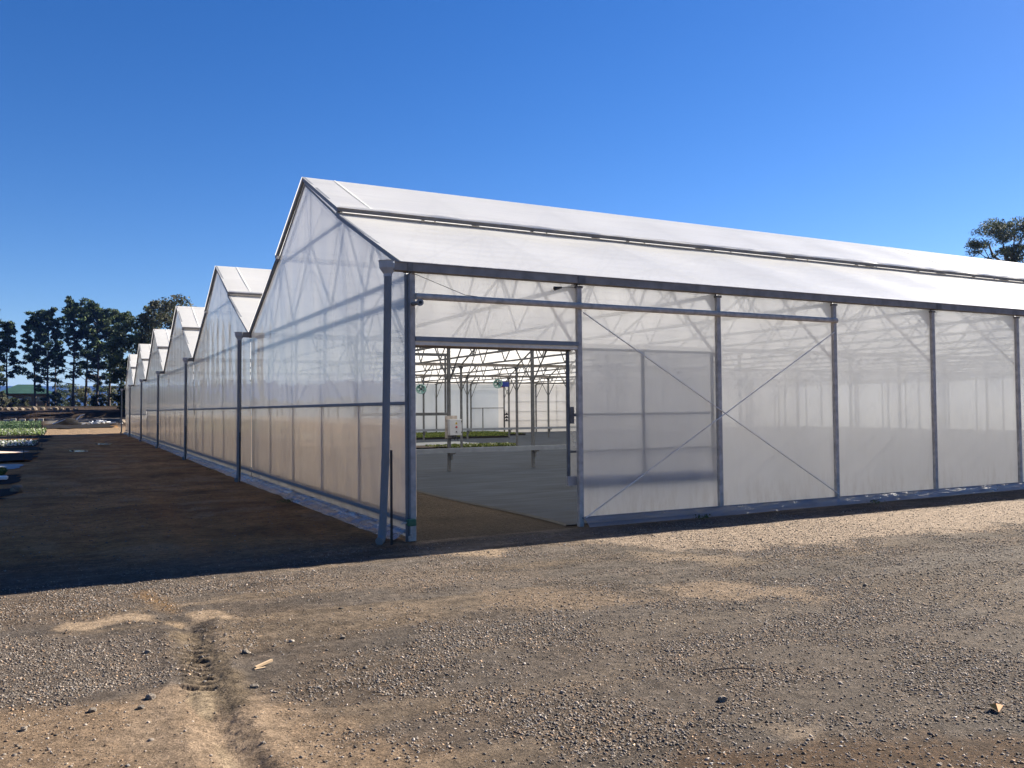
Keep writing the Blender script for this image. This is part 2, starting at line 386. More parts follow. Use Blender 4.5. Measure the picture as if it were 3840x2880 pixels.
PATCH = [  # outline, colour, gravel share left, softness, edge roughness
    ([(-4.90,-5.40),(-4.48,-5.50),(-3.95,-5.52),(-3.72,-5.76),(-3.68,-6.40),(-3.40,-6.05),(-3.15,-6.25),(-2.98,-6.90),(-2.6,-7.6),(-3.4,-8.2),(-6.,-8.2),(-6.2,-5.6)], (.47,.345,.225), .30, .22, .30),
    ([(-3.95,-5.35),(-3.75,-5.5),(-3.72,-6.3),(-3.3,-6.05),(-3.2,-6.4),(-3.3,-7.0),(-3.9,-6.9),(-4.3,-6.3)], (.56,.42,.28), .12, .15, .28),
    ([(-4.65,-3.2),(-4.52,-2.94),(-4.29,-3.02),(-4.09,-2.89),(-3.89,-2.87),(-3.77,-3.07),(-3.82,-3.24),(-4.0,-3.14),(-4.2,-3.22),(-4.36,-3.37)], (.62,.47,.31), .03, .05, .07),
    ([(-3.82,-3.24),(-3.68,-3.42),(-3.65,-3.61),(-3.57,-3.63),(-3.55,-3.46)], (.55,.41,.26), .08, .05, .07),
    ([(-3.5,-3.17),(-3.33,-3.08),(-3.17,-3.14),(-3.05,-3.43),(-3.1,-3.61),(-3.29,-3.57),(-3.45,-3.55)], (.58,.44,.29), .10, .05, .08),
    ([(-3.72,-3.85),(-3.45,-3.85),(-3.40,-4.5),(-3.38,-5.3),(-3.44,-6.1),(-3.62,-6.2),(-3.74,-5.4),(-3.74,-4.5)], (.33,.255,.165), .10, .08, .08),
    ([(-3.75,-5.60),(-3.67,-5.52),(-3.58,-5.66),(-3.62,-6.0),(-3.68,-6.18),(-3.75,-6.05)], (.60,.47,.30), .0, .03, .04),
    ([(-3.71,-6.60),(-3.66,-6.68),(-3.62,-7.1),(-3.62,-7.8),(-3.72,-7.8),(-3.72,-7.0)], (.62,.48,.31), .0, .04, .05),
    ([(-3.85,-1.80),(-3.62,-2.05),(-3.55,-2.75),(-3.62,-3.05),(-3.76,-2.64)], (.36,.235,.12), .35, .12, .12),
    ([(-5.3,-3.3),(-3.8,-3.9),(-3.9,-5.2),(-4.5,-5.35),(-5.6,-5.2)], (.235,.205,.175), .85, .3, .35),
    ([(2.2,-1.2),(4.5,-1.0),(9.,-1.2),(20.,-1.6),(20,-4.2),(11.,-3.3),(9.2,-3.5),(6.8,-3.4),(5.0,-3.3),(3.6,-3.0),(2.7,-2.4)], (.54,.43,.315), .28, .3, .6),
    ([(-.6,-1.0),(.46,-1.0),(.9,-1.4),(.54,-1.9),(.2,-1.6)], (.52,.40,.27), .2, .12, .15),
    ([(1.2,-4.35),(2.14,-4.65),(2.6,-5.43),(2.14,-5.75),(1.3,-5.2)], (.42,.32,.22), .3, .2, .3),
    ([(2.3,-2.4),(3.4,-3.5),(2.72,-3.8),(2.2,-3.2)], (.42,.33,.23), .3, .2, .3),
    ([(-.4,-3.55),(.54,-4.3),(1.0,-5.15),(-.06,-4.95),(-.9,-4.35)], (.36,.275,.19), .35, .25, .35),
    ([(-2.2,-2.0),(-.6,-2.2),(.6,-3.0),(.2,-3.5),(-1.4,-2.9),(-2.4,-2.6)], (.31,.25,.19), .5, .35, .4),
    ([(-.75,-7.98),(-.45,-8.1),(-.5,-8.3),(-.75,-8.2)], (.42,.34,.25), .3, .1, .1),
    ([(-1.5,-8.2),(-1.1,-8.05),(-.5,-8.3),(.6,-8.9),(.6,-9.6),(-1.6,-9.)], (.19,.125,.075), .45, .2, .3),
]
def ground_fields(x, y):
    """base colour and gravel share of the yard"""
    n1 = fbm(x*.55, y*.55, 21); n2 = fbm(x*1.9, y*1.9, 31); n3 = fbm(x*.22, y*1.3, 41)
    grey = np.array([.250, .215, .185]); brown = np.array([.235, .175, .125]); tan = np.array([.36, .28, .20])
    t = np.clip((n1 - .35)*1.6 + (n2 - .5)*.9, 0, 1)[..., None]
    c = grey*(1 - t) + brown*t
    # streaks swept along the building by wheels
    st = sstep(.56, .72, fbm(x*.30 + .1*y, y*2.1 + .25*np.sin(x*.35), 51, 4))[..., None]*.7
    c = c*(1 - st) + tan*st
    dk = sstep(.55, .75, fbm(x*.35, y*2.6, 57, 4))[..., None]*.35
    c = c*(1 - dk*.5)
    g = np.clip(.55 + (n2 - .5)*1.4 + (n3 - .5)*1.2, .15, 1) * (1 - .5*st[..., 0])
    # fine clods and sweeps
    md = fbm(x*2.2, y*7., 81, 4)[..., None]; fd = fbm(x*11, y*16, 83, 4)[..., None]
    c = c*(.55 + .9*md)*(.72 + .56*fd)
    # sweeps of turning wheels: long arcs, fine across their width
    yy = y + .018*(x - 5)**2 + .10*np.sin(x*.4)
    aw = fbm(x*.10 + 7, yy*3.6, 85, 4); c = c*(.62 + .76*aw)[..., None]
    g = np.clip(g*(.5 + 1.0*fbm(x*.14, yy*2.4 + 30, 86, 4)), 0, 1)
    # open gravel on the right
    gm = poly_mask(x, y, [(-1.9,-5.0),(-.69,-4.5),(.53,-5.0),(3.5,-4.6),(14,-4.5),(9,-9.5),(-2.2,-9.5),(-2.3,-7.)], .6, 77, .6)
    g = g + gm*(1 - g)*.8
    c = c*(1 - gm[..., None]*.55) + np.array([.27, .24, .215])*gm[..., None]*.55
    g = np.clip(g*(.38 + .95*sstep(.34, .64, fbm(x*1.3, y*2.2, 87, 4))), 0, 1)
    for i, (pts, col, gr, so, ro) in enumerate(PATCH):
        col = np.array(col)*np.array([1.2, 1.22, 1.30])
        xs = [p[0] for p in pts]; ys = [p[1] for p in pts]
        sel = (x > min(xs)-1) & (x < max(xs)+1) & (y > min(ys)-1) & (y < max(ys)+1)
        if not sel.any(): continue
        k = np.zeros(x.shape); k[sel] = poly_mask(x[sel], y[sel], pts, so, 100 + i*7, ro)
        if gr > .05: k = k*(.45 + .55*sstep(.30, .58, fbm(x*6, y*9, 140 + i, 5) + .35*k))     # broken up by crumbs and gravel
        c = c*(1 - k[..., None]) + np.array(col)*k[..., None]
        g = g*(1 - k) + gr*k  # gravel thins out over bare earth
    # alley: trodden brown earth
    al = sstep(-.9, 1.8, y)*(x < 0.0)
    alc = np.array([.86, .45, .165])*(.35 + 1.3*fbm(x*.6, y*.9, 61))[..., None]
    lt = sstep(.60, .74, fbm(x*.9, y*.8, 67))[..., None]
    alc = alc*(.5 + fbm(x*3.5, y*4.5, 63, 5))[..., None]
    alc = alc*(1 - lt*.6) + np.array([1.05, .66, .34])*lt*.6
    c = c*(1 - al[..., None]) + alc*al[..., None]; g = g*(1 - al*.75)
    # inside the building: bare brown earth
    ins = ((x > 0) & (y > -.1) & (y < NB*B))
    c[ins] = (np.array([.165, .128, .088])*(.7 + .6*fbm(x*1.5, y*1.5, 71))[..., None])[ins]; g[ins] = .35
    # sunlit sand at the far end, then the brown bank (tree shade put into its colour), grey hardstand and grass
    sd = (sstep(66, 69, y)*(1 - sstep(86, 90, y)))
    c = c*(1 - sd[..., None]) + np.array([.50, .36, .23])*sd[..., None]; g = g*(1 - sd*.8)
    fb = sstep(88, 92, y)[..., None]
    c = c*(1 - fb) + np.array([.085, .055, .035])*fb
    gy = (sstep(95, 96, y)*(1 - sstep(104.5, 105.2, y))*sstep(-7.5, -6.5, x))[..., None]
    c = c*(1 - gy) + np.array([.24, .23, .22])*gy
    gs = sstep(150, 156, y)[..., None]
    c = c*(1 - gs) + np.array([.15, .19, .06])*gs
    # country around, off to the sides
    far = np.clip(sstep(30, 60, np.abs(x - 8)) * (y < 90) * ((x < -25) | (x > LX + 3)), 0, 1)[..., None]
    c = c*(1 - far) + np.array([.16, .18, .08])*far
    k = np.array([.370, .366, .366])
    return c*k, np.clip(g, 0, 1)

def axis(breaks):
    out = []
    for (a, b, st) in breaks:
        n = max(1, int(round((b - a)/st))); out.append(np.linspace(a, b, n, endpoint=False))
    return np.unique(np.round(np.concatenate(out + [[breaks[-1][1]]]), 4))
gx = axis([(-4000,-400,600),(-400,-60,40),(-60,-14,4),(-14,-7.5,.5),(-7.5,-6,.12),(-6,-4.05,.035),(-4.05,-3.2,.014),(-3.2,2.5,.035),(2.5,8,.07),(8,16,.16),(16,40,1.5),(40,120,10),(120,4000,600)])
gy = axis([(-4000,-400,600),(-400,-40,40),(-40,-12,3),(-12,-9.2,.3),(-9.2,-6.6,.035),(-6.6,-3.6,.016),(-3.6,-2.5,.035),(-2.5,1.5,.06),(1.5,12,.16),(12,40,.5),(40,110,1.),(110,220,5),(220,400,30),(400,5000,500)])
X, Y = np.meshgrid(gx, gy, indexing='ij')
Z = terrain(X, Y) + relief(X, Y)
tint, grav = ground_fields(X, Y)
mask = np.stack([grav, grav*0, grav*0], -1)
ground = grid_mesh('ground', np.stack([X, Y, Z], -1), M['ground'], None, True, {'tint': tint, 'mask': mask})
tag(ground, kind='structure')

def ground_z(x, y):
    x = np.asarray(x, float); y = np.asarray(y, float)
    return terrain(x, y) + relief(x, y)

# ------------------------------------------------------------------ gravel: loose stones too many to count
def stones(n, xr, yr, size, seed, keep=lambda x, y, g: g, ico=False):
    r = np.random.default_rng(seed)
    x = r.uniform(*xr, n); y = r.uniform(*yr, n)
    _, g = ground_fields(x, y)
    k = r.random(n) < keep(x, y, g)
    # keep to the camera's side
    ang = np.degrees(np.arctan2(y - CAM[1], x - CAM[0])); k &= (ang > 22) & (ang < 103)
    x, y = x[k], y[k]; n = len(x)
    if ico:
        p = (1+5**.5)/2
        T = np.array([(-1,p,0),(1,p,0),(-1,-p,0),(1,-p,0),(0,-1,p),(0,1,p),(0,-1,-p),(0,1,-p),(p,0,-1),(p,0,1),(-p,0,-1),(-p,0,1)], float)/1.9
        F = np.array([(0,11,5),(0,5,1),(0,1,7),(0,7,10),(0,10,11),(1,5,9),(5,11,4),(11,10,2),(10,7,6),(7,1,8),(3,9,4),(3,4,2),(3,2,6),(3,6,8),(3,8,9),(4,9,5),(2,4,11),(6,2,10),(8,6,7),(9,8,1)])
    else:
        T = np.array([(1,0,0),(-1,0,0),(0,1,0),(0,-1,0),(0,0,1),(0,0,-1)], float)
        F = np.array([(0,2,4),(2,1,4),(1,3,4),(3,0,4),(2,0,5),(1,2,5),(3,1,5),(0,3,5)])
    nv = len(T)
    s = size[0]*(size[1]/size[0])**(r.random(n)**2.3)
    sc = np.stack([s*r.uniform(.8, 1.35, n), s*r.uniform(.6, 1., n), s*r.uniform(.4, .75, n)], -1)
    V = T[None]*r.uniform(.72, 1.2, (n, nv, 1))*sc[:, None]
    a = r.uniform(0, 2*math.pi, n); b = r.normal(0, .35, n)
    cb, sb = np.cos(b)[:, None], np.sin(b)[:, None]
    vx, vz = V[..., 0]*cb + V[..., 2]*sb, -V[..., 0]*sb + V[..., 2]*cb
    ca, sa = np.cos(a)[:, None], np.sin(a)[:, None]
    W = np.stack([vx*ca - V[..., 1]*sa, vx*sa + V[..., 1]*ca, vz], -1)
    z = ground_z(x, y) + sc[:, 2]*r.uniform(-.25, .4, n)
    W += np.stack([x, y, z], -1)[:, None]
    FF = (F[None] + (np.arange(n)*nv)[:, None, None]).reshape(-1, 3)
    base = np.array([.150, .126, .105]); u = r.random(n)[:, None]
    lum = np.exp(r.normal(-.02, .44, n))[:, None]
    warm = np.where(u < .16, np.array([[1.2, .95, .72]]), np.where(u > .84, np.array([[.88, .96, 1.06]]), np.array([[1., 1., 1.]])))
    c = np.clip(base*lum*warm, .02, .72)
    return W.reshape(-1, 3), FF, np.repeat(c, nv, 0)

def join_stones(name, parts, m):
    o = 0; VV, FF, CC = [], [], []
    for V, F, C in parts:
        VV.append(V); FF.append(F + o); CC.append(C); o += len(V)
    V, F, C = np.concatenate(VV), np.concatenate(FF), np.concatenate(CC)
    me = bpy.data.meshes.new(name); fast_mesh(me, V, F)
    at = me.attributes.new('tint', 'FLOAT_COLOR', 'POINT'); c = np.ones((len(V), 4), np.float32); c[:, :3] = C
    at.data.foreach_set('color', c.ravel())
    return link(name, me, m)
notin = lambda x, y: ~((x > -.4) & (y > -.25))
gravel = join_stones('gravel', [
    stones(190000, (-6, 3.), (-9.2, -5.0), (.005, .017), 1, lambda x, y, g: g**1.8),
    stones(210000, (-6, 7.), (-5.2, -.4), (.006, .017), 2, lambda x, y, g: .8*g**1.3*notin(x, y)),
    stones(60000, (3., 13), (-7., -.6), (.008, .02), 3, lambda x, y, g: .8*g**1.3),
    stones(900, (-6, 8), (-9.2, -1), (.012, .024), 4, lambda x, y, g: .35 + .3*g, True),
    stones(30, (-6, 8), (-9.2, -1), (.020, .034), 5, lambda x, y, g: .6 + 0*g, True),
    stones(9000, (-6, -.6), (-.8, 14), (.006, .018), 6, lambda x, y, g: .35 + g, True),
], M['stone'])
tag(gravel, kind='stuff')

# ------------------------------------------------------------------ the greenhouse
gh = empty('greenhouse', (0, 0, 0), 'long white film greenhouse with six gabled bays and an open sliding door', 'greenhouse')

def roof_z(y):
    """top of the film over bay-local y (lower slopes, then vent flaps)"""
    t = y if y <= B/2 else B - y
    return H + (KZ - H)*t/KY if t <= KY else KZ + .10 + (RZ - KZ - .10)*(t - KY)/(B/2 - KY)
def gable_z(y):
    t = y if y <= B/2 else B - y
    return 4.09 + (KZ - 4.09)*t/KY if t <= KY else KZ + (RZ - .09 - KZ)*(t - KY)/(B/2 - KY)

# gable-end film, one panel per bay, with lower curtain, rails and studs
for k in range(NB):
    y0 = k*B; rail = 2.05 if k < 4 else 1.78; low = .30
    nu, nv = 61, 40
    u = np.linspace(.02, B - .02, nu)
    top = np.array([gable_z(t) for t in u])
    P = np.zeros((nu, nv, 3))
    for j in range(nv):
        s = j/(nv - 1)
        P[:, j, 1] = y0 + u; P[:, j, 2] = rail + (top - rail)*s
        bell = np.sin(np.pi*min(1, s*1.02))
        P[:, j, 0] = -.03 - .018*bell*(fbm(u*1.9 + k*9, u*0 + P[:, j, 2]*.35, 200 + k, 3)) - .012*bell*np.sin(u*2*np.pi/2.486)**2
    wall = grid_mesh('gable_film', P, M['film_gable'], gh)
    cu = MB(); cu.box(-.012, -.008, y0 + .05, y0 + B - .05, .05, rail - .005)
    cu.build('lower_film', M['film_low'], wall)
    cv = MB(); nn = 60
    P2 = np.zeros((121, 8, 3)); yy = np.linspace(y0 + .12, y0 + B - .12, 121)
    for j in range(8):
        P2[:, j, 1] = yy; P2[:, j, 2] = low + .03 + (rail - .26 - low)*j/7; P2[:, j, 0] = .15 + .02*np.sin(yy*5.1)*np.sin(yy*1.7)
    grid_mesh('curtain', P2, M['film_curtain'], wall)
    rb = MB()
    for (z, h) in ((rail, .055), (low, .06)):
        rb.bar((-.035, y0 + .03, z), (-.035, y0 + B - .03, z), .035, h)
        rb.bar((-.058, y0 + .03, z), (-.058, y0 + B - .03, z), .012, h*.5)
    rb.bar((-.025, y0 + .03, .12), (-.025, y0 + B - .03, .12), .03, .03)
    rb.build('wall_rail', M['alu'], wall)
    for i in range(1, 5):
        yv = y0 + i*B/5
        st = MB().bar((.01, yv, .02), (.01, yv, rail), .034, .045).bar((.06, yv, rail), (.06, yv, CZ if k else CZ), .05, .05)
        st.build('stud', M['galv'], wall)
    # rumpled skirt at the foot
    n = 80; yy = np.linspace(y0 + .02, y0 + B - .02, n); P3 = np.zeros((n, 6, 3))
    for j in range(6):
        s = j/5
        P3[:, j, 1] = yy; P3[:, j, 2] = .155*(1 - s)**1.2 + .012 + .02*s*fbm(yy*3, yy*0 + j, 310 + k, 3)
        P3[:, j, 0] = -.04 - s*(.20 + .10*fbm(yy*1.3, yy*0, 320 + k, 3)) + .02*(fbm(yy*4, yy*0 + s*2, 330 + k, 3) - .5)
    grid_mesh('skirt', P3, M['film_skirt'], wall)
    # edge profile of the gable: lower slope, kink, vent flap
    ed = MB()
    for sgn in (0, 1):
        f = (lambda t: y0 + t) if sgn == 0 else (lambda t: y0 + B - t)
        ed.bar((-.055, f(.06), H - .02), (-.055, f(KY), KZ - .03), .05, .085)
        ed.bar((-.085, f(.06), H + .005), (-.085, f(KY), KZ - .005), .016, .03)
        ed.bar((-.055, f(KY - .08), KZ + .06), (-.055, f(B/2 - .01), RZ - .05), .06, .085)
        ed.bar((-.03, f(KY), KZ - .07), (-.03, f(B/2), RZ - .16), .02, .04)
    ed.build('gable_edge', M['alu'], wall)

# roof film: lower slopes and vent flaps, each with real sag between frames
def slope(name, x0, x1, ya, za, yb, zb, m, seed, sag=.04, nv=9, step=.3):
    nu = int((x1 - x0)/step) + 1; xs = np.linspace(x0, x1, nu); P = np.zeros((nu, nv, 3))
    for j in range(nv):
        s = j/(nv - 1)
        d = -sag*np.sin(np.pi*xs/S)**2*math.sin(math.pi*s) + .018*(fbm(xs*.8 + s*1.3, xs*0 + s*1.2, seed, 4) - .5)*math.sin(math.pi*s)
        P[:, j, 0] = xs; P[:, j, 1] = ya + (yb - ya)*s; P[:, j, 2] = za + (zb - za)*s + d
    return grid_mesh(name, P, m, gh, True, None, yb < ya)
for k in range(NB):
    y0 = k*B
    for sgn in (0, 1):
        f = (lambda t: y0 + t) if sgn == 0 else (lambda t: y0 + B - t)
        g = f
        sl = slope('roof_slope', -.10, LX, f(.02), H + .02, f(KY + .12), KZ + .05, M['film_roof'], 400 + k*2 + sgn)
        vt = slope('vent_flap', -.10, LX, f(KY - .10), KZ + .10, f(B/2), RZ, M['film_roof'], 430 + k*2 + sgn, .03, 7)
        for xl in (.62, 18.6, 36.6):                               # lap strips near the gable and at the sheet joints
            MB().bar((xl, f(KY - .09), KZ + .104), (xl, f(B/2 - .02), RZ - .004), .04, .012).build('lap_strip', M['film_roof'], vt)
        e = MB()
        e.bar((-.09, f(KY - .10), KZ + .062), (LX, f(KY - .10), KZ + .062), .045, .068)
        e.build('vent_edge', M['galv_dark'], vt)
        # loose film fringe folded round the edge
        n = 240 if k == 0 else 90; xs = np.linspace(-.08, 36 if k == 0 else LX, n); P = np.zeros((n, 3, 3))
        for j in range(3):
            P[:, j, 0] = xs; P[:, j, 1] = f(KY - .125) - (1 if sgn == 0 else -1)*.02*j*fbm(xs*2.3, xs*0, 460 + k, 3)
            P[:, j, 2] = KZ + .135 - .022*j + .03*(fbm(xs*3.1, xs*0 + j, 470 + k, 3) - .5)*(j != 1)
        grid_mesh('film_fringe', P, M['film_roof'], vt)
        MB().tube([(-.09, f(KY - .03), KZ + .0), (LX, f(KY - .03), KZ + .0)], .028, 8).build('vent_tube', M['galv'], sl, True)
        w = MB()
        for i in range(1, 9):
            t = i/9; yy = f(.02 + (KY - .02)*t); zz = H + .01 + (KZ - H)*t - .06
            w.tube([(0, yy, zz), (LX, yy, zz)], .006, 4)
        for i in range(1, 6):
            t = i/6; yy = f(KY + (B/2 - KY)*t); zz = KZ + (RZ - KZ - .05)*t - .09
            w.tube([(0, yy, zz), (LX, yy, zz)], .006, 4)
        w.build('film_wire', M['galv'], sl)
    MB().tube([(-.09, y0 + B/2, RZ - .05), (LX, y0 + B/2, RZ - .05)], .045, 8).build('ridge_tube', M['galv'], gh, True)

# printed marks along the lower edge of the roof film (too small to read in the photograph)
pm = MB(); r2 = random.Random(3)
for (xa, xb, n) in ((.22, 2.05, 5), (5.15, 6.75, 4), (9.4, 11.2, 4)):
    x = xa; k = 0
    while x < xb:
        w = r2.uniform(.018, .05)
        if k % 9 < 7:
            t = .055; s = (KZ - H)/KY
            yy, zz = t*KY/ KY + .02, H + .02 + t*s + .010
            pm.quad((x, yy, zz), (x + w, yy, zz), (x + w, yy + .022, zz + .022*s), (x, yy + .022, zz + .022*s))
        x += w + .016; k += 1
pm.build('lettering', M['ink'], gh)

# gutters with their pipes
for k in range(NB + 1):
    y = k*B; yc = y if 0 < k < NB else (y - .02 if k == 0 else y + .02)
    g = MB()
    x0, x1 = -.30, LX
    # open trough: base, two sides and rolled lips
    g.box(x0, x1, yc - .085, yc + .085, H - .13, H - .123)
    g.box(x0, x1, yc - .085, yc - .079, H - .123, H - .012); g.box(x0, x1, yc + .079, yc + .085, H - .123, H - .012)
    g.box(x0, x1, yc - .097, yc - .073, H - .012, H + .004); g.box(x0, x1, yc + .073, yc + .097, H - .012, H + .004)
    gu = g.build('gutter', M['gutter'], gh)
    MB().box(x0 + .24, x0 + .33, yc - .094, yc + .094, H - .138, H - .006).build('gutter_bracket', M['galv_dark'], gu)
    for xj in ((3.0, 12.1, 21.0, 30.0) if k == 0 else ()):      # sleeves over the gutter joints
        MB().box(xj - .07, xj + .07, yc - .100, yc + .088, H - .137, H - .014).build('gutter_joint', M['galv_dark'], gu)
    # hopper and downpipe
    px, lean = -.335, (-.10 if k == 0 else -.02)
    hp = MB(); prof = [(.145, H + .005), (.13, H + .004), (.118, H - .10), (.062, H - .185), (.060, H - .225)]
    vs, fs = [], []
    for (rr, z) in prof:
        for a in range(8):
            an = math.pi/8 + a*math.pi/4
            vs.append((px + rr*1.05*math.cos(an), yc + rr*math.sin(an), z))
    for i in range(len(prof) - 1):
        for a in range(8): fs.append((i*8+a, i*8+(a+1)%8, (i+1)*8+(a+1)%8, (i+1)*8+a))
    fs.append(tuple(range(8)))
    hp.add(vs, fs); hp.box(px + .03, px + .055, yc - .137, yc - .121, H - .055, H - .040)
    hop = hp.build('rain_hopper', M['pvc_light'], gh)
    dp = MB(); zb = .10
    pts = [(px, yc, H - .20), (px + lean*.1, yc, 3.2), (px + lean*.5, yc, 1.2), (px + lean, yc - .01, .22), (px + lean - .01, yc - .02, .13)]
    dp.tube(pts, .057, 16)
    dp.tube([(px + lean*.52, yc, 1.13), (px + lean*.48, yc, 1.24)], .0605, 16)
    dp.tube([(px + lean - .003, yc - .012, .20), (px + lean - .012, yc - .022, .12), (px + lean - .035, yc - .05, .065), (px + lean - .085, yc - .10, .05)], .062, 16)
    dp.build('downpipe', M['pvc'], gh, True)

# wall posts and corner posts
def post(x, y, z1, w, m, name='wall_post', parent=gh):
    b = MB().box(x - w/2, x + w/2, y - w/2, y + w/2, -.05, z1)
    return b.build(name, m, parent, False, .006)
for i in range(0, NX + 1):
    x = i*S
    p = post(x if i else .045, .0, H - .16, .085, M['galv'])
    if i:
        br = MB()
        br.add([(x - .022, .05, H - .16), (x + .022, .05, H - .16), (x + .022, .34, H - .16), (x - .022, .34, H - .16), (x - .022, .05, H - .52), (x + .022, .05, H - .52)],
               [(0, 1, 2, 3), (0, 4, 5, 1), (4, 3, 2, 5), (0, 3, 4), (1, 5, 2)])
        br.box(x - .06, x + .06, -.055, .07, H - .20, H - .162)
        br.build('post_bracket', M['galv_dark'], p)
    MB().bar((x + .02, .05, 2.87), (x + .02, 1.15, CZ - .03), .04).build('knee_brace', M['galv'], p)
for k in range(1, NB + 1):
    post(.05, k*B, H - .16, .08, M['galv'])
MB().bar((-.02, -.055, -.02), (-.02, -.055, H - .17), .035, .02).bar((-.05, -.02, .0), (-.05, -.02, H - .17), .02, .05).build('corner_profile', M['alu'], gh)

# side wall film panels between posts
def wall_panel(x0, x1, z0, z1, seed, y=.022):
    nu, nv = 16, 16; xs = np.linspace(x0, x1, nu); P = np.zeros((nu, nv, 3))
    for j in range(nv):
        s = j/(nv - 1); z = z0 + (z1 - z0)*s
        P[:, j, 0] = xs; P[:, j, 2] = z
        P[:, j, 1] = y + .016*(fbm(xs*.9, xs*0 + z*.9, seed, 3) - .5)*np.sin(np.pi*(xs - x0)/(x1 - x0))*math.sin(math.pi*s)
    return grid_mesh('wall_film', P, M['film_wall'], gh)
for i in range(NX):
    wall_panel(i*S + .03, (i + 1)*S - .03, 3.0 if i == 0 else .14, H - .128, 500 + i)
# base rail and rumpled skirt along the long wall
MB().bar((S, -.045, .145), (LX, -.045, .145), .02, .035).build('base_rail', M['alu'], gh)
n = 420; xs = np.linspace(S + .02, 40, n); P3 = np.zeros((n, 7, 3))
for j in range(7):
    s = j/6
    P3[:, j, 0] = xs; P3[:, j, 2] = .14*(1 - s) + .012 + .035*math.sin(math.pi*s)*fbm(xs*2.2, xs*0 + s*2, 610, 3)
    P3[:, j, 1] = -.058 - s*(.10 + .16*fbm(xs*.9, xs*0, 620, 3)*np.exp(-(xs - S)*.12)) + .05*math.sin(math.pi*s)*(fbm(xs*3.1, xs*0 + s*3, 630, 3) - .5)
grid_mesh('skirt', P3, M['film_skirt'], gh)
# tube rail, door head and wind braces
MB().tube([(.08, -.075, 3.655), (9.0, -.075, 3.655)], .05, 12).build('tube_rail', M['galv'], gh, True)
dh = MB().box(.08, 2.96, -.075, -.035, 2.99, 3.055).build('door_head', M['alu'], gh)
MB().box(.08, 2.96, -.03, .10, 2.93, 2.985).build('soffit', M['galv_light'], dh)
MB().box(.08, 2.9, .10, .16, 2.90, 2.936).build('door_track', M['galv_dark'], gh)
for (a, b) in (((3.06, -.055, 3.55), (8.98, -.055, .22)), ((8.95, -.055, 3.42), (3.06, -.06, .14))):
    MB().tube([a, b], .0105, 6).build('wind_brace', M['galv_light'], gh, True)
MB().tube([(.05, -.06, 4.0), (.9, -.062, 3.72), (2.2, -.066, 3.62)], .005, 5).build('stay_wire', M['galv_dark'], gh)
# pipe stub with flange that sticks out past the corner
ps = MB().tube([(.055, .55, 3.56), (.045, -.33, 3.53)], .030, 14)
ps.tube([(.045, -.33, 3.53), (.045, -.36, 3.529)], .052, 18); ps.tube([(.055, .55, 3.56), (.055, .58, 3.561)], .052, 18)
ps = ps.build('pipe_stub', M['pvc'], gh, True)
MB().tube([(.045, -.3605, 3.529), (.045, -.364, 3.529)], .024, 14).build('bore_shade_disc', M['black_plastic'], ps)  # black disc paints the shade inside the open pipe end

# the sliding door, parked behind the second bay
D = MB()
for x in (2.85, 4.39, 5.95): D.box(x - .025, x + .025, .10, .14, .83, 2.93)
for z in (1.85, 1.23): D.box(2.876, 5.924, .105, .135, z - .018, z + .018)
D.box(2.825, 5.975, .10, .14, 2.931, 2.975)
door = D.build('sliding_door', M['steel'], gh)
MB().box(2.825, 5.975, .095, .145, .67, .828).build('kick_board', M['band'], door)
MB().box(2.876, 5.924, .148, .151, .83, 2.93).build('door_film', M['film_door'], door)
hd = MB().box(2.868, 2.93, .055, .098, 1.70, 1.98); hd.box(2.93, 2.955, .03, .07, 1.82, 1.86)
hd.build('handle', M['galv_dark'], door)

# inside frames: a truss per bay and frame line
def truss(x, y0, bar=.055, full=True, name='truss'):
    t = MB()
    t.bar((x, y0 + .05, CZ), (x, y0 + B - .05, CZ), .05, .07)
    h = B/2
    for f in ((lambda v: y0 + v), (lambda v: y0 + B - v)):
        t.bar((x, f(.08), H - .05), (x, f(KY), KZ - .06), .05, .06)
        t.bar((x, f(KY), KZ - .06), (x, f(h), RZ - .12), .05, .06)
        for (a, b) in (((KY, KZ - .1), (4.60, CZ)), ((KY, KZ - .1), (2.41, CZ)), ((1.89, H + .70), (2.41, CZ)), ((1.89, H + .70), (1.15, CZ)), ((h, KZ - .1), (4.60, CZ))):
            t.bar((x, f(a[0]), a[1]), (x, f(b[0]), b[1]), .036)
    t.bar((x, y0 + KY, KZ - .1), (x, y0 + B - KY, KZ - .1), .04, .05)
    t.bar((x, y0 + h, KZ - .1), (x, y0 + h, RZ - .15), .03)
    return t.build(name, M['steel'], gh)
for i in range(0, NX + 1):
    for k in range(NB if i == 0 else 4):
        truss(i*S + (.09 if i == 0 else 0), k*B)
MB().tube([(.10, .1, 3.66), (.10, B - .1, 3.66)], .05, 10).build('tube_rail', M['galv'], gh, True)
# inner columns with V braces
for k in (1, 2, 3, 4):
    for i in range(1, NX + 1):
        x, y = i*S, k*B
        c = MB().box(x - .045, x + .045, y - .045, y + .045, -.03, H - .155)
        c.box(x - .07, x + .07, y - .10, y + .10, CZ - .09, CZ + .0)
        c = c.build('column', M['steel'], gh)
        v = MB()
        for sg in (-1, 1): v.tube([(x, y + sg*.05, 2.85), (x, y + sg*1.12, CZ - .03)], .022, 8)
        v.build('column_brace', M['steel'], c, True)
# rails along the first and third column rows
for (k, xa, xb) in ((1, 1.2, 16), (3, 8, 40)):
    y = k*B - .10
    rl = MB().box(xa, xb, y - .05, y - .044, .60, .742); rl.box(xa, xb, y - .044, y + .05, .735, .742); rl.box(xa, xb, y - .044, y + .05, .60, .607)
    rl = rl.build('channel_rail', M['rail'], gh)
    for i in range(int(xa/S) + 1, int(xb/S) + 1):
        b = MB().box(i*S - .03, i*S + .17, y - .03, y + .06, .55, .598); b.box(i*S + .02, i*S + .08, y, y + .05, .38, .548)
        b.build('rail_bracket', M['steel'], rl)
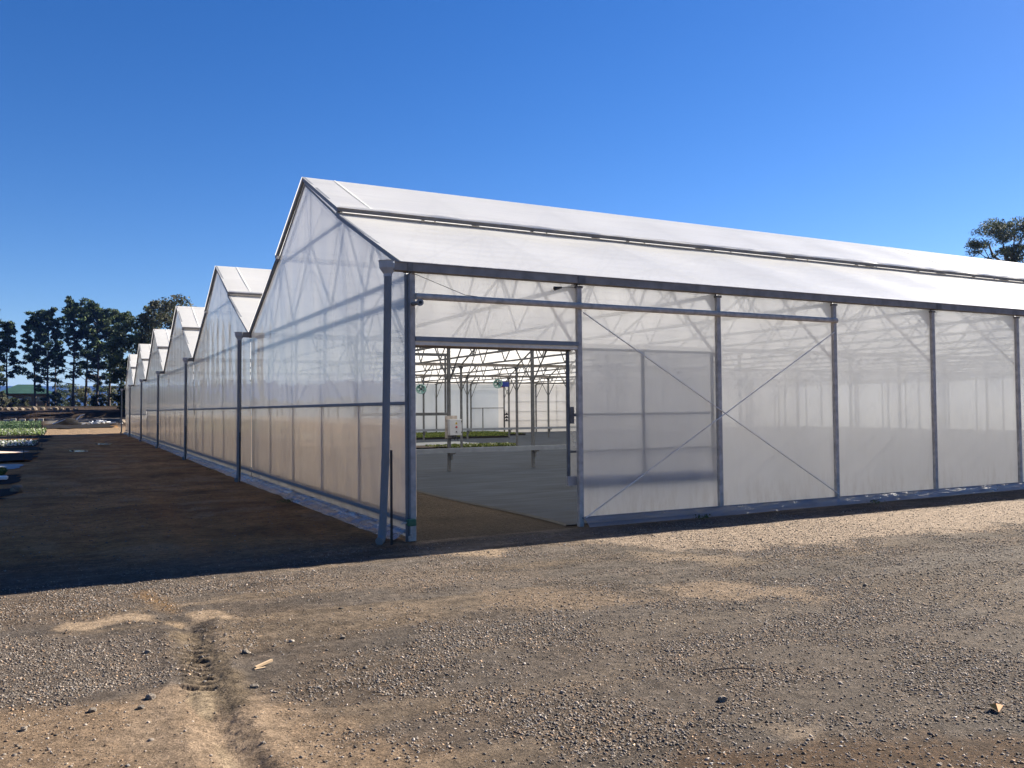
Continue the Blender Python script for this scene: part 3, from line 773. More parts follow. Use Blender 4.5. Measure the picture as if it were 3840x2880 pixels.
# light frame left of the first column
fr = MB().box(3.0, 5.95, B - .03, B + .02, 3.62, 3.71); fr.box(3.0, 5.95, B - .03, B + .02, 1.77, 1.86); fr.box(5.86, 5.91, B - .03, B + .02, 1.861, 3.619)
fr.build('side_frame', M['steel'], gh)
# partition between the fourth and fifth bays, end wall and rear wall
def sheet(name, pts, m, parent=gh):
    return MB().add(pts, [tuple(range(len(pts)))]).build(name, m, parent)
yp = 4*B
for (xa, xb, m) in ((.1, 26.5, M['film_inner']), (26.5, LX, M['film_gable'])):
    sheet('partition', [(xa, yp + .07, .0), (xb, yp + .07, .0), (xb, yp + .07, H - .16), (xa, yp + .07, H - .16)], m)
pf = MB().box(24.04, 27.0, yp - .03, yp + .03, 2.02, 2.075); pf.box(25.03, 25.085, yp - .03, yp + .03, 0, 2.019)
for z in (2.55, 1.75, 1.0): pf.box(27.05, 36, yp + .10, yp + .14, z - .02, z + .02)
for x in (28.2, 29.9, 31.2, 32.1): pf.box(x - .03, x + .03, yp + .15, yp + .2, 0, 3.9)
pf.build('partition_frame', M['steel'], gh)
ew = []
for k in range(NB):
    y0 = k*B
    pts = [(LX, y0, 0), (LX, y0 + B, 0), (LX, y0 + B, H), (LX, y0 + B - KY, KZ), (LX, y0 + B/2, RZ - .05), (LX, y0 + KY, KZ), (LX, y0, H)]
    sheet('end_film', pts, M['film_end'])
sheet('rear_film', [(0, NB*B, 0), (LX, NB*B, 0), (LX, NB*B, H - .15), (0, NB*B, H - .15)], M['film_wall'])
for i in range(0, NX + 1, 2): post(i*S if i else .05, NB*B + .05, H - .16, .085, M['galv'])

# ------------------------------------------------------------------ floor mat
def strip_mat(name, x0, x1, y0, y1, z, m, seed, amp=.012, st=.3):
    nx, ny = max(2, int((x1 - x0)/st)), max(2, int((y1 - y0)/st))
    x, y = np.meshgrid(np.linspace(x0, x1, nx), np.linspace(y0, y1, ny), indexing='ij')
    return grid_mesh(name, np.stack([x, y, z + amp*(fbm(x*1.1, y*1.1, seed, 4))], -1), m)
nx, ny = 200, 220
xx, yy = np.meshgrid(np.concatenate([np.linspace(0, .3, 6), np.linspace(.35, 57, nx)]), np.linspace(.12, yp - .1, ny), indexing='ij')
edge = np.where(yy < 8.5, 2.84 + .05*np.sin(yy*.9) - .06*np.exp(-yy*2), 2.84 - 2.6*sstep(8.5, 10.5, yy))
fm = grid_mesh('floor_mat', np.stack([xx + edge, yy, .016 + .010*fbm(xx*1.2, yy*1.2, 700, 4) + .004*fbm(xx*.2, yy*4, 701, 3)], -1), M['mat'])
tag(fm, kind='structure')
ed = MB(); ys = np.linspace(.12, 8.5, 40)
for a, b in zip(ys[:-1], ys[1:]):
    e0, e1 = [2.84 + .05*math.sin(v*.9) - .06*math.exp(-v*2) for v in (a, b)]
    ed.quad((e0 - .03, a, .008), (e0 + .02, a, .034), (e1 + .02, b, .034), (e1 - .03, b, .008))
me_ = ed.build('mat_hem', M['mat_edge'], fm)

# ------------------------------------------------------------------ things inside
cb = empty('control_box', (6.06, B - .16, 1.15), 'white electrical control box on the first inner column behind the doorway', 'control box')
MB().box(5.89, 6.29, B - .34, B - .14, 1.15, 1.65).build('cabinet', M['white_paint'], cb, False, .012)
MB().box(5.82, 6.22, B - .135, B - .10, 1.06, 1.76).build('back_plate', M['galv'], cb)
for z in (1.24, 1.58): MB().box(6.268, 6.288, B - .352, B - .341, z - .025, z + .025).build('hinge', M['black_plastic'], cb)
MB().add([(6.055, B - .343, 1.49), (6.145, B - .343, 1.49), (6.10, B - .343, 1.575)], [(0, 1, 2)]).build('warning_label', M['yellow'], cb)
MB().add([(6.092, B - .345, 1.50), (6.108, B - .345, 1.50), (6.104, B - .345, 1.55), (6.096, B - .345, 1.55)], [(0, 1, 2, 3)]).build('warning_mark', M['black_plastic'], cb)
MB().tube([(6.10, B - .341, 1.41), (6.10, B - .375, 1.41)], .028, 14).build('stop_button', M['red'], cb)
lg = MB().tube([(6.10, B - .341, 1.265), (6.10, B - .344, 1.265)], .022, 14); lg.box(6.05, 6.15, B - .344, B - .341, 1.222, 1.232)
lg.build('emblem', M['black_plastic'], cb)
cab = MB()
for (dx, dd) in ((0, .10), (.05, .15), (.10, .12), (.16, .17)):
    cab.tube([(6.0 + dx, B - .24, 1.15), (6.01 + dx, B - .25, 1.15 - dd*.7), (6.05 + dx, B - .22, 1.15 - dd), (6.10 + dx*.6, B - .15, 1.09)], .009, 6)
cab.build('cable', M['black_plastic'], cb)

def fan(x, y, z, label, motor):
    f = empty('circulation_fan', (x, y, z), label, 'fan', 'circulation fans')
    ax = Vector((-.50, -.866, 0)).normalized(); side = Vector((0, 0, 1)).cross(ax)
    c = Vector((x, y, z)); hs = MB()
    ring = lambda r, d: [c + ax*d + side*(r*math.cos(a)) + Vector((0, 0, 1))*(r*math.sin(a)) for a in [2*math.pi*i/24 for i in range(24)]]
    prof = [(.26, .20), (.26, .17), (.215, .13), (.215, -.13), (.25, -.17), (.25, -.20), (.20, -.20), (.195, -.1), (.195, .1), (.22, .20)]
    vs = []; fs = []
    for r_, d in prof: vs += ring(r_, d)
    m = len(prof)
    for i in range(m):
        for a in range(24): fs.append((i*24+a, i*24+(a+1)%24, ((i+1)%m)*24+(a+1)%24, ((i+1)%m)*24+a))
    hs.add(vs, fs).build('housing', M['teal'], f, True)
    bl = MB()
    for i in range(5):
        a = 2*math.pi*i/5; d = side*math.cos(a) + Vector((0, 0, 1))*math.sin(a); t = ax.cross(d)
        bl.quad(c + d*.04 - t*.03 + ax*.03, c + d*.18 - t*.07 + ax*.02, c + d*.18 + t*.07 - ax*.03, c + d*.04 + t*.03 - ax*.02)
    bl.build('blade', M['teal'], f)
    MB().tube([c + ax*.10, c - ax*.02], .055, 14).build('hub', M['black_plastic'], f, True)
    MB().tube([c + Vector((0, 0, .215)), c + Vector((0, 0, .60))], .015, 8).bar(c + Vector((-.22, 0, .60)), c + Vector((.22, 0, .60)), .03, .02).build('hanger', M['galv'], f)
    if motor:
        q = c - ax*.25 + side*(-.38)
        MB().box(x + .22, x + .72, y + .05, y + .35, z - .16, z + .12).build('motor_box', M['blue'], f, False, .015)
        MB().box(x + .20, x + .34, y + .02, y + .3, z - .20, z - .162).build('bracket', M['red'], f)
    return f
fan(16.55, 30, 3.36, 'teal round fan with a blue box hanging mid-way across the doorway view', True)
fan(11.99, 30, 3.05, 'plain teal round fan hanging by the left edge of the doorway view', False)

# seedling beds inside, seen through the door
def leaf_patch(name, x0, x1, y0, y1, z, n, size, cols, m, parent=None, h=.1, seed=0, zf=None):
    r = np.random.default_rng(seed)
    x = r.uniform(x0, x1, n); y = r.uniform(y0, y1, n); zz = (z if zf is None else zf(x, y)) + r.random(n)**1.5*h
    return leaf_cloud(name, np.stack([x, y, zz], -1), size, cols, m, parent, seed)
def leaf_cloud(name, P, size, cols, m, parent=None, seed=0, aspect=.6, jitter=None):
    """many small leaf-shaped faces at given points"""
    r = np.random.default_rng(seed + 91); n = len(P)
    d = r.normal(size=(n, 3)); d /= np.linalg.norm(d, axis=1)[:, None]
    e = np.cross(d, r.normal(size=(n, 3))); e /= np.linalg.norm(e, axis=1)[:, None]
    s = (size*np.exp(r.normal(0, .3, n)))[:, None]
    V = np.stack([P - d*s, P - e*s*aspect, P + d*s, P + e*s*aspect], 1).reshape(-1, 3)
    F = np.arange(4*n).reshape(n, 4)
    me = bpy.data.meshes.new(name); fast_mesh(me, V, F)
    ci = np.array(cols)[r.integers(0, len(cols), n)]*np.exp(r.normal(0, .22, (n, 1)))
    if jitter is not None: ci = ci*jitter[:, None]
    c = np.ones((4*n, 4), np.float32); c[:, :3] = np.repeat(np.clip(ci, 0, 1), 4, 0)
    at = me.attributes.new('tint', 'FLOAT_COLOR', 'POINT'); at.data.foreach_set('color', c.ravel())
    return link(name, me, m, parent)
GREENS = [(.14, .18, .035), (.10, .15, .03), (.20, .22, .06), (.07, .11, .025)]
for (x0, x1, y0, y1, lb) in ((12., 21.8, 38.9, 41.6, 'green seedling bed inside the greenhouse, nearer one with shorter black edge'),
                             (12., 25.0, 42.4, 48.6, 'green seedling bed inside the greenhouse, farther one reaching further right')):
    bd = empty('seedling_bed', ((x0+x1)/2, y0, .02), lb, 'plant bed', 'seedling beds inside the greenhouse')
    b = MB().box(x0, x1, y0, y0 + .04, .02, .16); b.box(x1 - .04, x1, y0 + .041, y1, .02, .16); b.box(x0, x1 - .041, y0 + .041, y1, .02, .12)
    b.build('tray', M['mat_edge'], bd)
    f = leaf_patch('foliage', x0 + .05, x1 - .06, y0 + .06, y1, .12, 26000, .045, GREENS, M['grass_green'], bd, .10, int(x1))
    f['kind'] = 'stuff'
sh = strip_mat('plastic_sheet', 11.4, 15.6, 28.6, 33.2, .05, M['white_sheet'], 720, .05)
tag(sh, 'pale blue plastic sheet spread on the dark floor behind the front rail', 'plastic sheet')
gw = leaf_patch('weeds', 11.6, 16.2, 27.2, 28.5, .03, 4200, .05, GREENS + [(.5, .5, .35)], M['grass_green'], None, .12, 44)
tag(gw, kind='stuff')
st = strip_mat('soil_heap', 10.6, 12.4, 27., 29.2, .03, M['soil'], 721, .12); tag(st, 'small brown soil heap on the floor mat at the left of the doorway', 'soil heap')
va = empty('valve_manifold', (27, yp - .05, 0), 'black irrigation valves on an upright pipe by the partition', 'valve')
MB().tube([(26.98, yp - .12, 0), (26.98, yp - .12, 1.9)], .03, 8).build('riser', M['black_plastic'], va)
vv = MB()
for z in (1.0, 1.25, 1.5): vv.tube([(26.98, yp - .12, z), (27.35, yp - .14, z)], .05, 8).box(27.1, 27.2, yp - .2, yp - .08, z + .05, z + .14)
vv.build('valve_body', M['black_plastic'], va)

# green crank box at the foot of the corner post
wn = empty('curtain_winch', (-.05, -.16, .18), 'green gear box with crank at the foot of the corner post', 'winch')
MB().box(-.10, .03, -.20, -.10, .245, .345).build('gear_box', M['green_plastic'], wn, False, .012)
MB().tube([(-.035, -.15, .10), (-.035, -.15, .243)], .014, 8).tube([(-.03, -.16, .05), (-.06, -.2, .14)], .012, 8).build('drive_shaft', M['galv'], wn)
MB().tube([(-.101, -.15, .295), (-.19, -.15, .285)], .012, 8).build('crank', M['galv'], wn)
MB().box(-.075, .0, -.175, -.125, .03, .095).build('clamp', M['galv'], wn)

# weeds and water on the ground outside
for (x, y, n_, sd_) in ((5.25, -.40, 90, 1), (9.6, -.42, 60, 2), (-.42, 6.2, 70, 3), (-.40, 17.5, 60, 4)):
    P_ = np.stack([x + rng.normal(0, .09, n_), y + rng.normal(0, .05, n_), .02 + rng.random(n_)*.07], -1)
    tag(leaf_cloud('weeds', P_, .022, [(.05, .075, .02), (.08, .09, .03)], M['grass_green'], None, sd_, .3), kind='stuff')
M['water'] = simple('puddle_water', (.03, .03, .03), .04, 0., .1, 2., spec=.6)
for (x, y, rx, ry, sd_) in ((-4.15, 36.5, .42, 1.3, 5), (-2.7, 46.0, .5, 1.6, 6)):
    pv_ = []; nv_ = 40
    for a in range(nv_):
        an = 2*math.pi*a/nv_; kk = .65 + .7*float(vnoise(np.array([2 + 1.5*math.cos(an)]), np.array([2 + 1.5*math.sin(an)]), sd_)[0])
        pv_.append((x + rx*kk*math.cos(an), y + ry*kk*math.sin(an), 0.012))
    tag(MB().add(pv_, [tuple(range(nv_))]).build('puddle', M['water']), kind='structure')
MB().tube([(2.52, -.03, 3.92), (2.66, -.03, 3.945)], .035, 8, .015).tube([(2.66, -.03, 3.945), (2.95, -.04, 3.96)], .004, 5).build('wire_tensioner', M['black_plastic'], gh)

# steel pickets beside the pipes
ORD = ['corner', 'second', 'third', 'fourth', 'fifth', 'sixth']
pk = None
for k in range(6):
    m_ = None
    if pk is None:
        pb = MB()
        for a in (math.pi/2, math.pi*7/6, math.pi*11/6):
            dx, dy = math.cos(a), math.sin(a)
            pb.bar((dx*.012, dy*.012, -.1), (dx*.012, dy*.012, 1.37), .006, .026, (-dy, dx, 0))
        pk = pb.build('star_picket', M['black_steel'])
        o = pk
    else:
        o = copy_tree(pk)
    o.location = (-.36, k*B - .21, 0); o.rotation_euler.z = R(20)
    tag(o, 'black steel picket standing beside the %s downpipe%s' % (ORD[k], '' if k == 0 else ' counted from the near corner'), 'steel picket', 'steel pickets beside the downpipes')

# ------------------------------------------------------------------ nursery beds left of the alley
def bed(name, x1, y0, y1, z, m, label, cat, seed, x0=-16., amp=.018, edge=True):
    """a ground bed under sheeting, with turned-down edges"""
    nx, ny = 60, max(8, int((y1 - y0)/.25))
    u = np.linspace(0, 1, nx)**.5; y = np.linspace(y0, y1, ny)
    xx, yy = np.meshgrid(x0 + (x1 - x0)*u, y, indexing='ij')
    xx = xx + .7*(fbm(yy*1.1, yy*0 + 3, seed, 4) - .5)*(u[:, None] > .9)
    yy = yy + .12*(fbm(xx*.9, xx*0, seed + 3, 3) - .5)
    dx = np.minimum((1 - u)[:, None]*abs(x1 - x0), np.minimum(yy - y0, y1 - yy)); 
    zz = ground_z(xx, yy) + .012 + z*sstep(0, .18, dx) + amp*fbm(xx*1.3, yy*1.3, seed + 5, 4)
    o = grid_mesh(name, np.stack([xx, yy, zz], -1), m)
    return tag(o, label, cat)
bed('ground_bed', -5.75, 10.3, 13.4, .008, M['bedmat'], 'dark sheeted bed at the near left beside a pale rock', 'ground bed', 801)
bed('ground_bed', -5.85, 15.1, 18.9, .008, M['bedmat'], 'dark sheeted bed just behind the small white tray', 'ground bed', 803)
bed('ground_bed', -6.15, 22.0, 25.4, .01, M['white_sheet'], 'bed under pale grey plastic sheet at the left of the alley', 'ground bed', 805)
bed('ground_bed', -5.95, 27.0, 34.6, .012, M['bedmat'], 'long dark bed with a low black mound, behind the pale sheeted bed', 'ground bed', 807, amp=.10)
sb = bed('sand_strip', -6.5, 36.0, 38.4, .02, simple('pale_sand', (.55, .42, .32), .95, 0., .15, 4., .4, 20.), '', '', 809); tag(sb, kind='structure')
for i, (ya, yb, lb) in enumerate(((38.9, 43.6, 'dark sheeted bed between the pale sand strip and the white flowering bed'), (52.6, 59.6, 'dark sheeted bed directly behind the white flowering bed'), (62.4, 71.0, 'dark sheeted bed in front of the light green seedlings'))):
    bed('ground_bed', -5.9, ya, yb, .012, M['bedmat'], lb, 'ground bed', 811 + i*3)
for i, (ya, yb, lb, cols, n, sz) in enumerate((
        (44.6, 51.4, 'bed of small plants with bright white flowers at the alley edge', [(.78,.78,.74), (.80,.80,.78), (.10,.10,.10), (.18,.24,.08)], 5200, .06),
        (72.4, 84.0, 'bed of light green seedlings with a few white pots at its near edge', [(.13,.18,.04), (.17,.22,.06), (.09,.14,.03), (.5,.52,.42)], 15000, .08),
        (85.2, 90.4, 'dark green bed between two lighter green beds far left', [(.03,.065,.028), (.045,.085,.03)], 9000, .09),
        (91.4, 97.0, 'farthest green bed in front of the pale kerb', [(.09,.14,.06), (.11,.16,.08), (.06,.11,.05)], 8000, .09))):
    x1 = (-6.3, -6.6, -7.2, -7.4)[i]
    b_ = empty('plant_bed', (x1 - 3, ya, float(ground_z(x1 - 3, ya))), lb, 'plant bed')
    bb = MB(); zz = float(ground_z(x1, (ya + yb)/2))
    zf = lambda x, y: ground_z(x, y) + .10
    xx, yy = np.meshgrid(np.linspace(-16, x1, 40), np.linspace(ya, yb, 30), indexing='ij')
    grid_mesh('bed_mat', np.stack([xx, yy, ground_z(xx, yy) + .015 + .02*fbm(xx, yy, 820 + i, 3)], -1), M['bedmat'], b_)
    f = leaf_patch('foliage', -16, x1 - .1, ya + .1, yb - .1, 0, n, sz, cols, M['grass_green'], b_, .16, 830 + i, zf); f['kind'] = 'stuff'
    r_ = random.Random(840 + i)
    if i < 2:
        for q in range(9):
            xs_, ys_ = r_.uniform(-9, x1), r_.choice((ya + .2, (ya + yb)/2, yb - .2)); z0 = float(ground_z(xs_, ys_))
            MB().tube([(xs_, ys_, z0), (xs_, ys_, z0 + 1.0)], .014, 5).build('irrigation_riser', M['black_plastic'], b_)
for (x, y, h, lb) in ((-5.95, 36.2, .75, 'thin dark stake at the edge of the pale sand strip'), (-6.0, 44.2, 1.3, 'tall thin dark stake before the white flowering bed'), (-6.2, 27.5, .5, 'short dark stake beside the mounded black bed')):
    s_ = MB().tube([(x, y, -.05), (x + .02, y, h)], .018, 6).build('stake', M['black_plastic']); tag(s_, lb, 'stake')

def rock(name, x, y, sx, sy, sz, m, seed, label=None, cat='rock', group=None, sub=3):
    bm = bmesh.new(); bmesh.ops.create_icosphere(bm, subdivisions=sub, radius=1)
    z0 = float(ground_z(x, y)); q = random.Random(seed); off = Vector((q.uniform(0, 50), q.uniform(0, 50), q.uniform(0, 50)))
    from mathutils import noise
    for v in bm.verts:
        c = v.co.copy(); f = 1 + .38*noise.noise(c*1.1 + off) + .14*noise.noise(c*2.7 + off)
        c = Vector([max(-.82, min(.82, t)) for t in c])*f
        v.co = Vector((c.x*sx, c.y*sy, c.z*sz))
    me = bpy.data.meshes.new(name); bm.to_mesh(me); bm.free()
    o = link(name, me, m); o.location = (x, y, z0 + sz*.45); o.rotation_euler.z = q.uniform(0, 6.28)
    if label: tag(o, label, cat, group)
    return o
rock('rock', -5.66, 12.4, .20, .16, .13, M['rock'], 1, 'pale rock lying beside the nearest dark bed at the left')
tr = MB().box(-6.45, -6.10, 16.2, 16.7, .06, .13); tr.box(-6.42, -6.13, 16.23, 16.67, .131, .15)
tag(tr.build('plant_tray', M['white_paint'], None, False, .01), 'small white tray on the ground at the far left edge', 'tray')
gt = leaf_patch('grass', -8, -6.35, 16.9, 20.5, .05, 2600, .06, [(.06, .10, .03), (.09, .13, .04)], M['grass_green'], None, .12, 51); tag(gt, kind='stuff')
# loose stones of the yard that read one by one
for i, (x, y, s, lb) in enumerate(((-3.99, -5.60, .040, 'grey stone left of the smooth pale clay hump'), (-3.22, -4.80, .034, 'lone dark stone right of the tyre lug marks'), (-4.73, -5.82, .030, 'reddish stone nearest the left border of the yard'),
        (-4.35, -5.68, .028, 'dark stone in the open pale clay at the left'), (-3.92, -4.39, .030, 'small stone left of the top of the wheel rut'), (-3.33, -5.75, .034, 'dark stone right of the smooth clay hump'),
        (-2.40, -4.73, .028, 'small dark stone in the gravel well right of the rut'), (-4.06, -5.77, .026, 'twin dark stone below the grey stone by the hump'), (.62, -7.5 + .0, .04, 'blackish stone in the open gravel at the right'))):
    if i == 8: x, y = -.62, -7.5
    rock('stone', x, y, s, s*.8, s*.62, M['pebble'], 60 + i, lb, 'stone', None, 2)
wd = MB(); wd.bar((-3.24, -5.30, .02), (-3.10, -5.22, .035), .022, .016); wd.bar((-3.25, -5.33, .012), (-3.17, -5.32, .014), .02, .012)
tag(wd.build('wood_scrap', M['timber']), 'splintered pale wood scrap on the gravel right of the rut', 'wood scrap')
lf = MB(); lf.add([(.72, -8.54, .012), (.80, -8.52, .035), (.79, -8.46, .02), (.72, -8.47, .04), (.755, -8.50, .05)], [(0, 1, 4), (1, 2, 4), (2, 3, 4), (3, 0, 4)])
tag(lf.build('leaf', M['orange']), 'orange curled scrap on the gravel at the lower right', 'scrap')
tw = MB().tube([(-.30, -7.02, .02), (-.15, -7.08, .03), (0., -7.16, .022)], .004, 5); tag(tw.build('twig', M['bark']), 'thin dark twig on the open gravel', 'twig')

# ------------------------------------------------------------------ ground beyond the building
bs_ = strip_mat('plastic_sheeting', -7.0, -.5, 86.5, 92.5, 0, M['bedmat'], 850, .10)
for v in bs_.data.vertices:
    a_, b_ = np.array([v.co.x]), np.array([v.co.y])
    v.co.x += float((1.6*(fbm(b_*.9, b_*0, 852, 4) - .5))[0]); v.co.y += float((1.8*(fbm(a_*.8, a_*0, 853, 4) - .5))[0])
    v.co.z += float(ground_z(v.co.x, v.co.y)) + .02
tag(bs_, 'black plastic sheeting across the end of the sunlit sand', 'plastic sheeting')
kb = MB()
for a in np.linspace(-30, -7.6, 24)[:-1]:
    b_ = a + 22.4/23; kb.bar((a, 97.6, float(ground_z(a, 97.6)) + .05), (b_ - .03, 97.6, float(ground_z(b_, 97.6)) + .05), .25, .16)
tag(kb.build('kerb', M['concrete']), kind='structure')
for i in range(10):
    x = -15.6 + i*.88 + rnd.uniform(-.1, .1); z0 = float(ground_z(x, 100))
    o = MB().box(x - rnd.uniform(.25, .36), x + rnd.uniform(.25, .36), 99.9, 100.4, z0 - .05, z0 + rnd.uniform(.25, .36)).build('concrete_block', M['concrete'], None, False, .03)
    tag(o, 'weathered concrete block in the row behind the pale kerb', 'concrete block', 'concrete blocks behind the kerb')
# dark bank top ledge, dark upturned cover with pale rims, white scrap pile
mound = strip_mat('covered_heap', -6.2, -3.5, 93.5, 95.8, 0, M['bedmat'], 860, .1, .15)
for v in mound.data.vertices:
    u = (v.co.x + 6.2)/2.7; w = (v.co.y - 93.5)/2.3
    v.co.z += float(ground_z(v.co.x, v.co.y)) + .85*max(0, math.sin(math.pi*min(1, u**.8)))*max(0, math.sin(math.pi*w))**.6*(.5 + .6*u)
tag(mound, 'dark covered heap with pale upturned rims beyond the sand', 'covered heap')
rm = MB(); zq = float(ground_z(-5, 93.6))
rm.tube([(-6.3, 93.45, zq + .1), (-5.6, 93.4, zq + .38), (-5.1, 93.4, zq + .6)], .07, 6, .03); rm.tube([(-4.0, 93.4, zq + .55), (-3.6, 93.4, zq + 1.0), (-3.2, 93.4, zq + 1.12)], .07, 6, .04)
rm.build('rim', M['white_paint'], mound)
q = random.Random(9)
wp = MB(); 
for i in range(26):
    x, y = q.gauss(-1.6, .8), q.uniform(92.8, 94); z0 = float(ground_z(x, y)) + q.uniform(.05, .55)*math.exp(-((x + 1.6)/.9)**2)
    a = q.uniform(0, 3.14); l = q.uniform(.2, .7)
    wp.bar((x, y, z0), (x + l*math.cos(a), y + l*math.sin(a), z0 + q.uniform(-.1, .15)), .14, .09)
tag(wp.build('scrap_pile', M['white_paint']), 'pile of white plastic scrap near the far corner of the greenhouse', 'scrap pile')
for i, (x, y, s) in enumerate(((.9, 96, .55), (1.3, 97, .5), (.7, 98.3, .45), (1.8, 99.5, .6))):
    rock('rock', x, y, s*1.2, s, s*.5, M['rock'], 90 + i, ('flat pale rock lowest of those by the far corner pipe', 'flat pale rock second of those by the far corner pipe', 'small rock third of those by the far corner pipe', 'highest rock of those by the far corner pipe')[i])
for i in range(17):
    x = -16.8 + i*.80 + q.uniform(-.15, .15); s = q.uniform(.24, .42)
    rock('boulder', x, 116.5 + q.uniform(-.5, .5), s*1.25, s, s*.85, M['rock'], 120 + i, 'pale sandstone boulder in the row along the top of the bank', 'boulder', 'boulders along the bank', 2)
# white post at the left border
z0 = float(ground_z(-14.2, 96)); o = MB().box(-14.30, -14.02, 95.9, 96.1, z0, z0 + 1.7); o.box(-14.34, -13.98, 95.86, 96.14, z0 - .1, z0 + .14)
tag(o.build('marker_post', M['white_paint'], None, False, .02), 'white post at the left border behind the green beds', 'post')

# ------------------------------------------------------------------ trees
def limb(mb, p, d, l, r, q, n=5, bend=.25, lift=0.):
    pts = [Vector(p)]; d = Vector(d).normalized()
    for i in range(n):
        d = (d + Vector((q.uniform(-bend, bend), q.uniform(-bend, bend), q.uniform(-bend, bend) + lift))).normalized()
        pts.append(pts[-1] + d*(l/n))
    mb.tube(pts, [r*(1 - .8*i/n) for i in range(n + 1)], 6, cap=False)
    return pts

def clump(q, c, rx, rz, n):
    r = np.random.default_rng(q.randrange(1 << 30)); d = r.normal(size=(n, 3)); d /= np.linalg.norm(d, axis=1)[:, None]
    d *= (r.random(n)**.45)[:, None]
    return np.array(c) + d*np.array([rx, rx, rz])

def pine(x, y, h, seed, label, base=.42, width=1., lean=0., group='pines along the far bank', leafsize=.25, z0=None, parent=None, dens=1.):
    q = random.Random(seed); zb = float(ground_z(x, y)) if z0 is None else z0
    t = empty('pine_tree', (0, 0, 0)) if parent is None else parent
    tr = MB(); n = 12; pts = []
    for i in range(n + 1):
        s = i/n; pts.append((lean*h*s + .10*math.sin(s*5 + seed), .1*math.sin(s*4 + seed*2), h*s*.97 - .3*(i == 0)))
    r0 = .021*h*.62
    tr.tube(pts, [r0*(1 - .82*(i/n)**1.1) + (.1 if i == 0 else 0) for i in range(n + 1)], 9, cap=False)
    P = []; J = []
    nb = int(56*dens); z = base
    for i in range(nb):
        s = base + (1 - base)*((i + q.random())/nb)**.8
        k = min(n - 1, int(s*n)); f = s*n - k; a0, a1 = Vector(pts[k]), Vector(pts[k + 1]); p = a0 + (a1 - a0)*f
        a = q.uniform(0, 6.283); u = (s - base)/(1 - base)
        l = h*(.055 + .155*math.sin(math.pi*min(1, .22 + u*.66))**1.0)*q.uniform(.55, 1.2)*width
        if s < base + .2: l *= q.uniform(.6, 1.15)
        up = .15 + .55*u
        bp = limb(tr, p, (math.cos(a), math.sin(a), up), l, .020*h*.12 + .02, q, 4, .22, .05)
        for m in ((4, 1.), (3, .85), (2, .55)) if u > .2 else ((4, 1.), (3, .7)):
            if q.random() < .22: continue
            c = bp[m[0]] + Vector((q.uniform(-.3, .3), q.uniform(-.3, .3), q.uniform(0, .3)))*(h/17)
            rr = h*.041*q.uniform(.55, 1.3)*m[1]
            cnt = int(64*dens*q.uniform(.7, 1.2)); P.append(clump(q, c, rr, rr*.55, cnt)); J.append(np.full(cnt, math.exp(q.gauss(0, .22))))
    top = Vector(pts[-1])
    for i in range(7):
        c = top + Vector((q.uniform(-.6, .6), q.uniform(-.6, .6), q.uniform(-.6, .25)))*(h/14)
        P.append(clump(q, c, h*.05, h*.035, 60)); J.append(np.full(60, math.exp(q.gauss(.1, .2))))
    t1 = tr.build('trunk', M['bark'], t, True)
    cr = leaf_cloud('crown', np.concatenate(P), leafsize, [(.034, .060, .022), (.048, .076, .025), (.024, .044, .021), (.068, .088, .026)], M['leaf_pine'], t, seed, .34, np.concatenate(J))
    t.location = (x, y, zb)
    if label: tag(t, label, 'tree', group)
    return t

def far_x(px, y):
    """across-position at distance y for a bearing measured on site (metres per metre left of the alley axis)"""
    return CAM[0] + px*(y - CAM[1])
YT = 150.0
PINES = [  # bearing, height, crown base, width, lean, label
    (-.0828, 14.9, .34, 1.4, .012, 'broad flat-topped pine at the far left border'),
    (-.0585, 13.6, .34, .8, .0, 'thin pine with a narrow sparse crown, left of the gap in the row'),
    (-.0330, 14.9, .17, .95, -.02, 'slim pine with low branches, right of the gap in the row'),
    (-.0215, 15.6, .20, 1.05, -.012, 'pine between the low-branched slim one and the big dense one'),
    (.0020, 17.0, .22, 1.3, -.006, 'biggest dense-crowned pine with the thickest trunk'),
    (.0135, 17.3, .20, 1.05, .008, 'tallest pine, just right of the thickest-trunked one'),
    (.0240, 16.8, .16, 1.05, .006, 'pine with a dark low clump halfway, third from the right end of the row'),
    (.0355, 15.9, .18, 1.0, .004, 'pine second from the right end of the row'),
    (.0470, 16.4, .18, 1.15, .0, 'pine at the right end of the row by the greenhouse'),
]
for i, (b_, h, base, w, ln, lb) in enumerate(PINES):
    pine(far_x(b_, YT + (i % 3)*2.0), YT + (i % 3)*2.0, h, 900 + i*7, lb, base, w, ln)

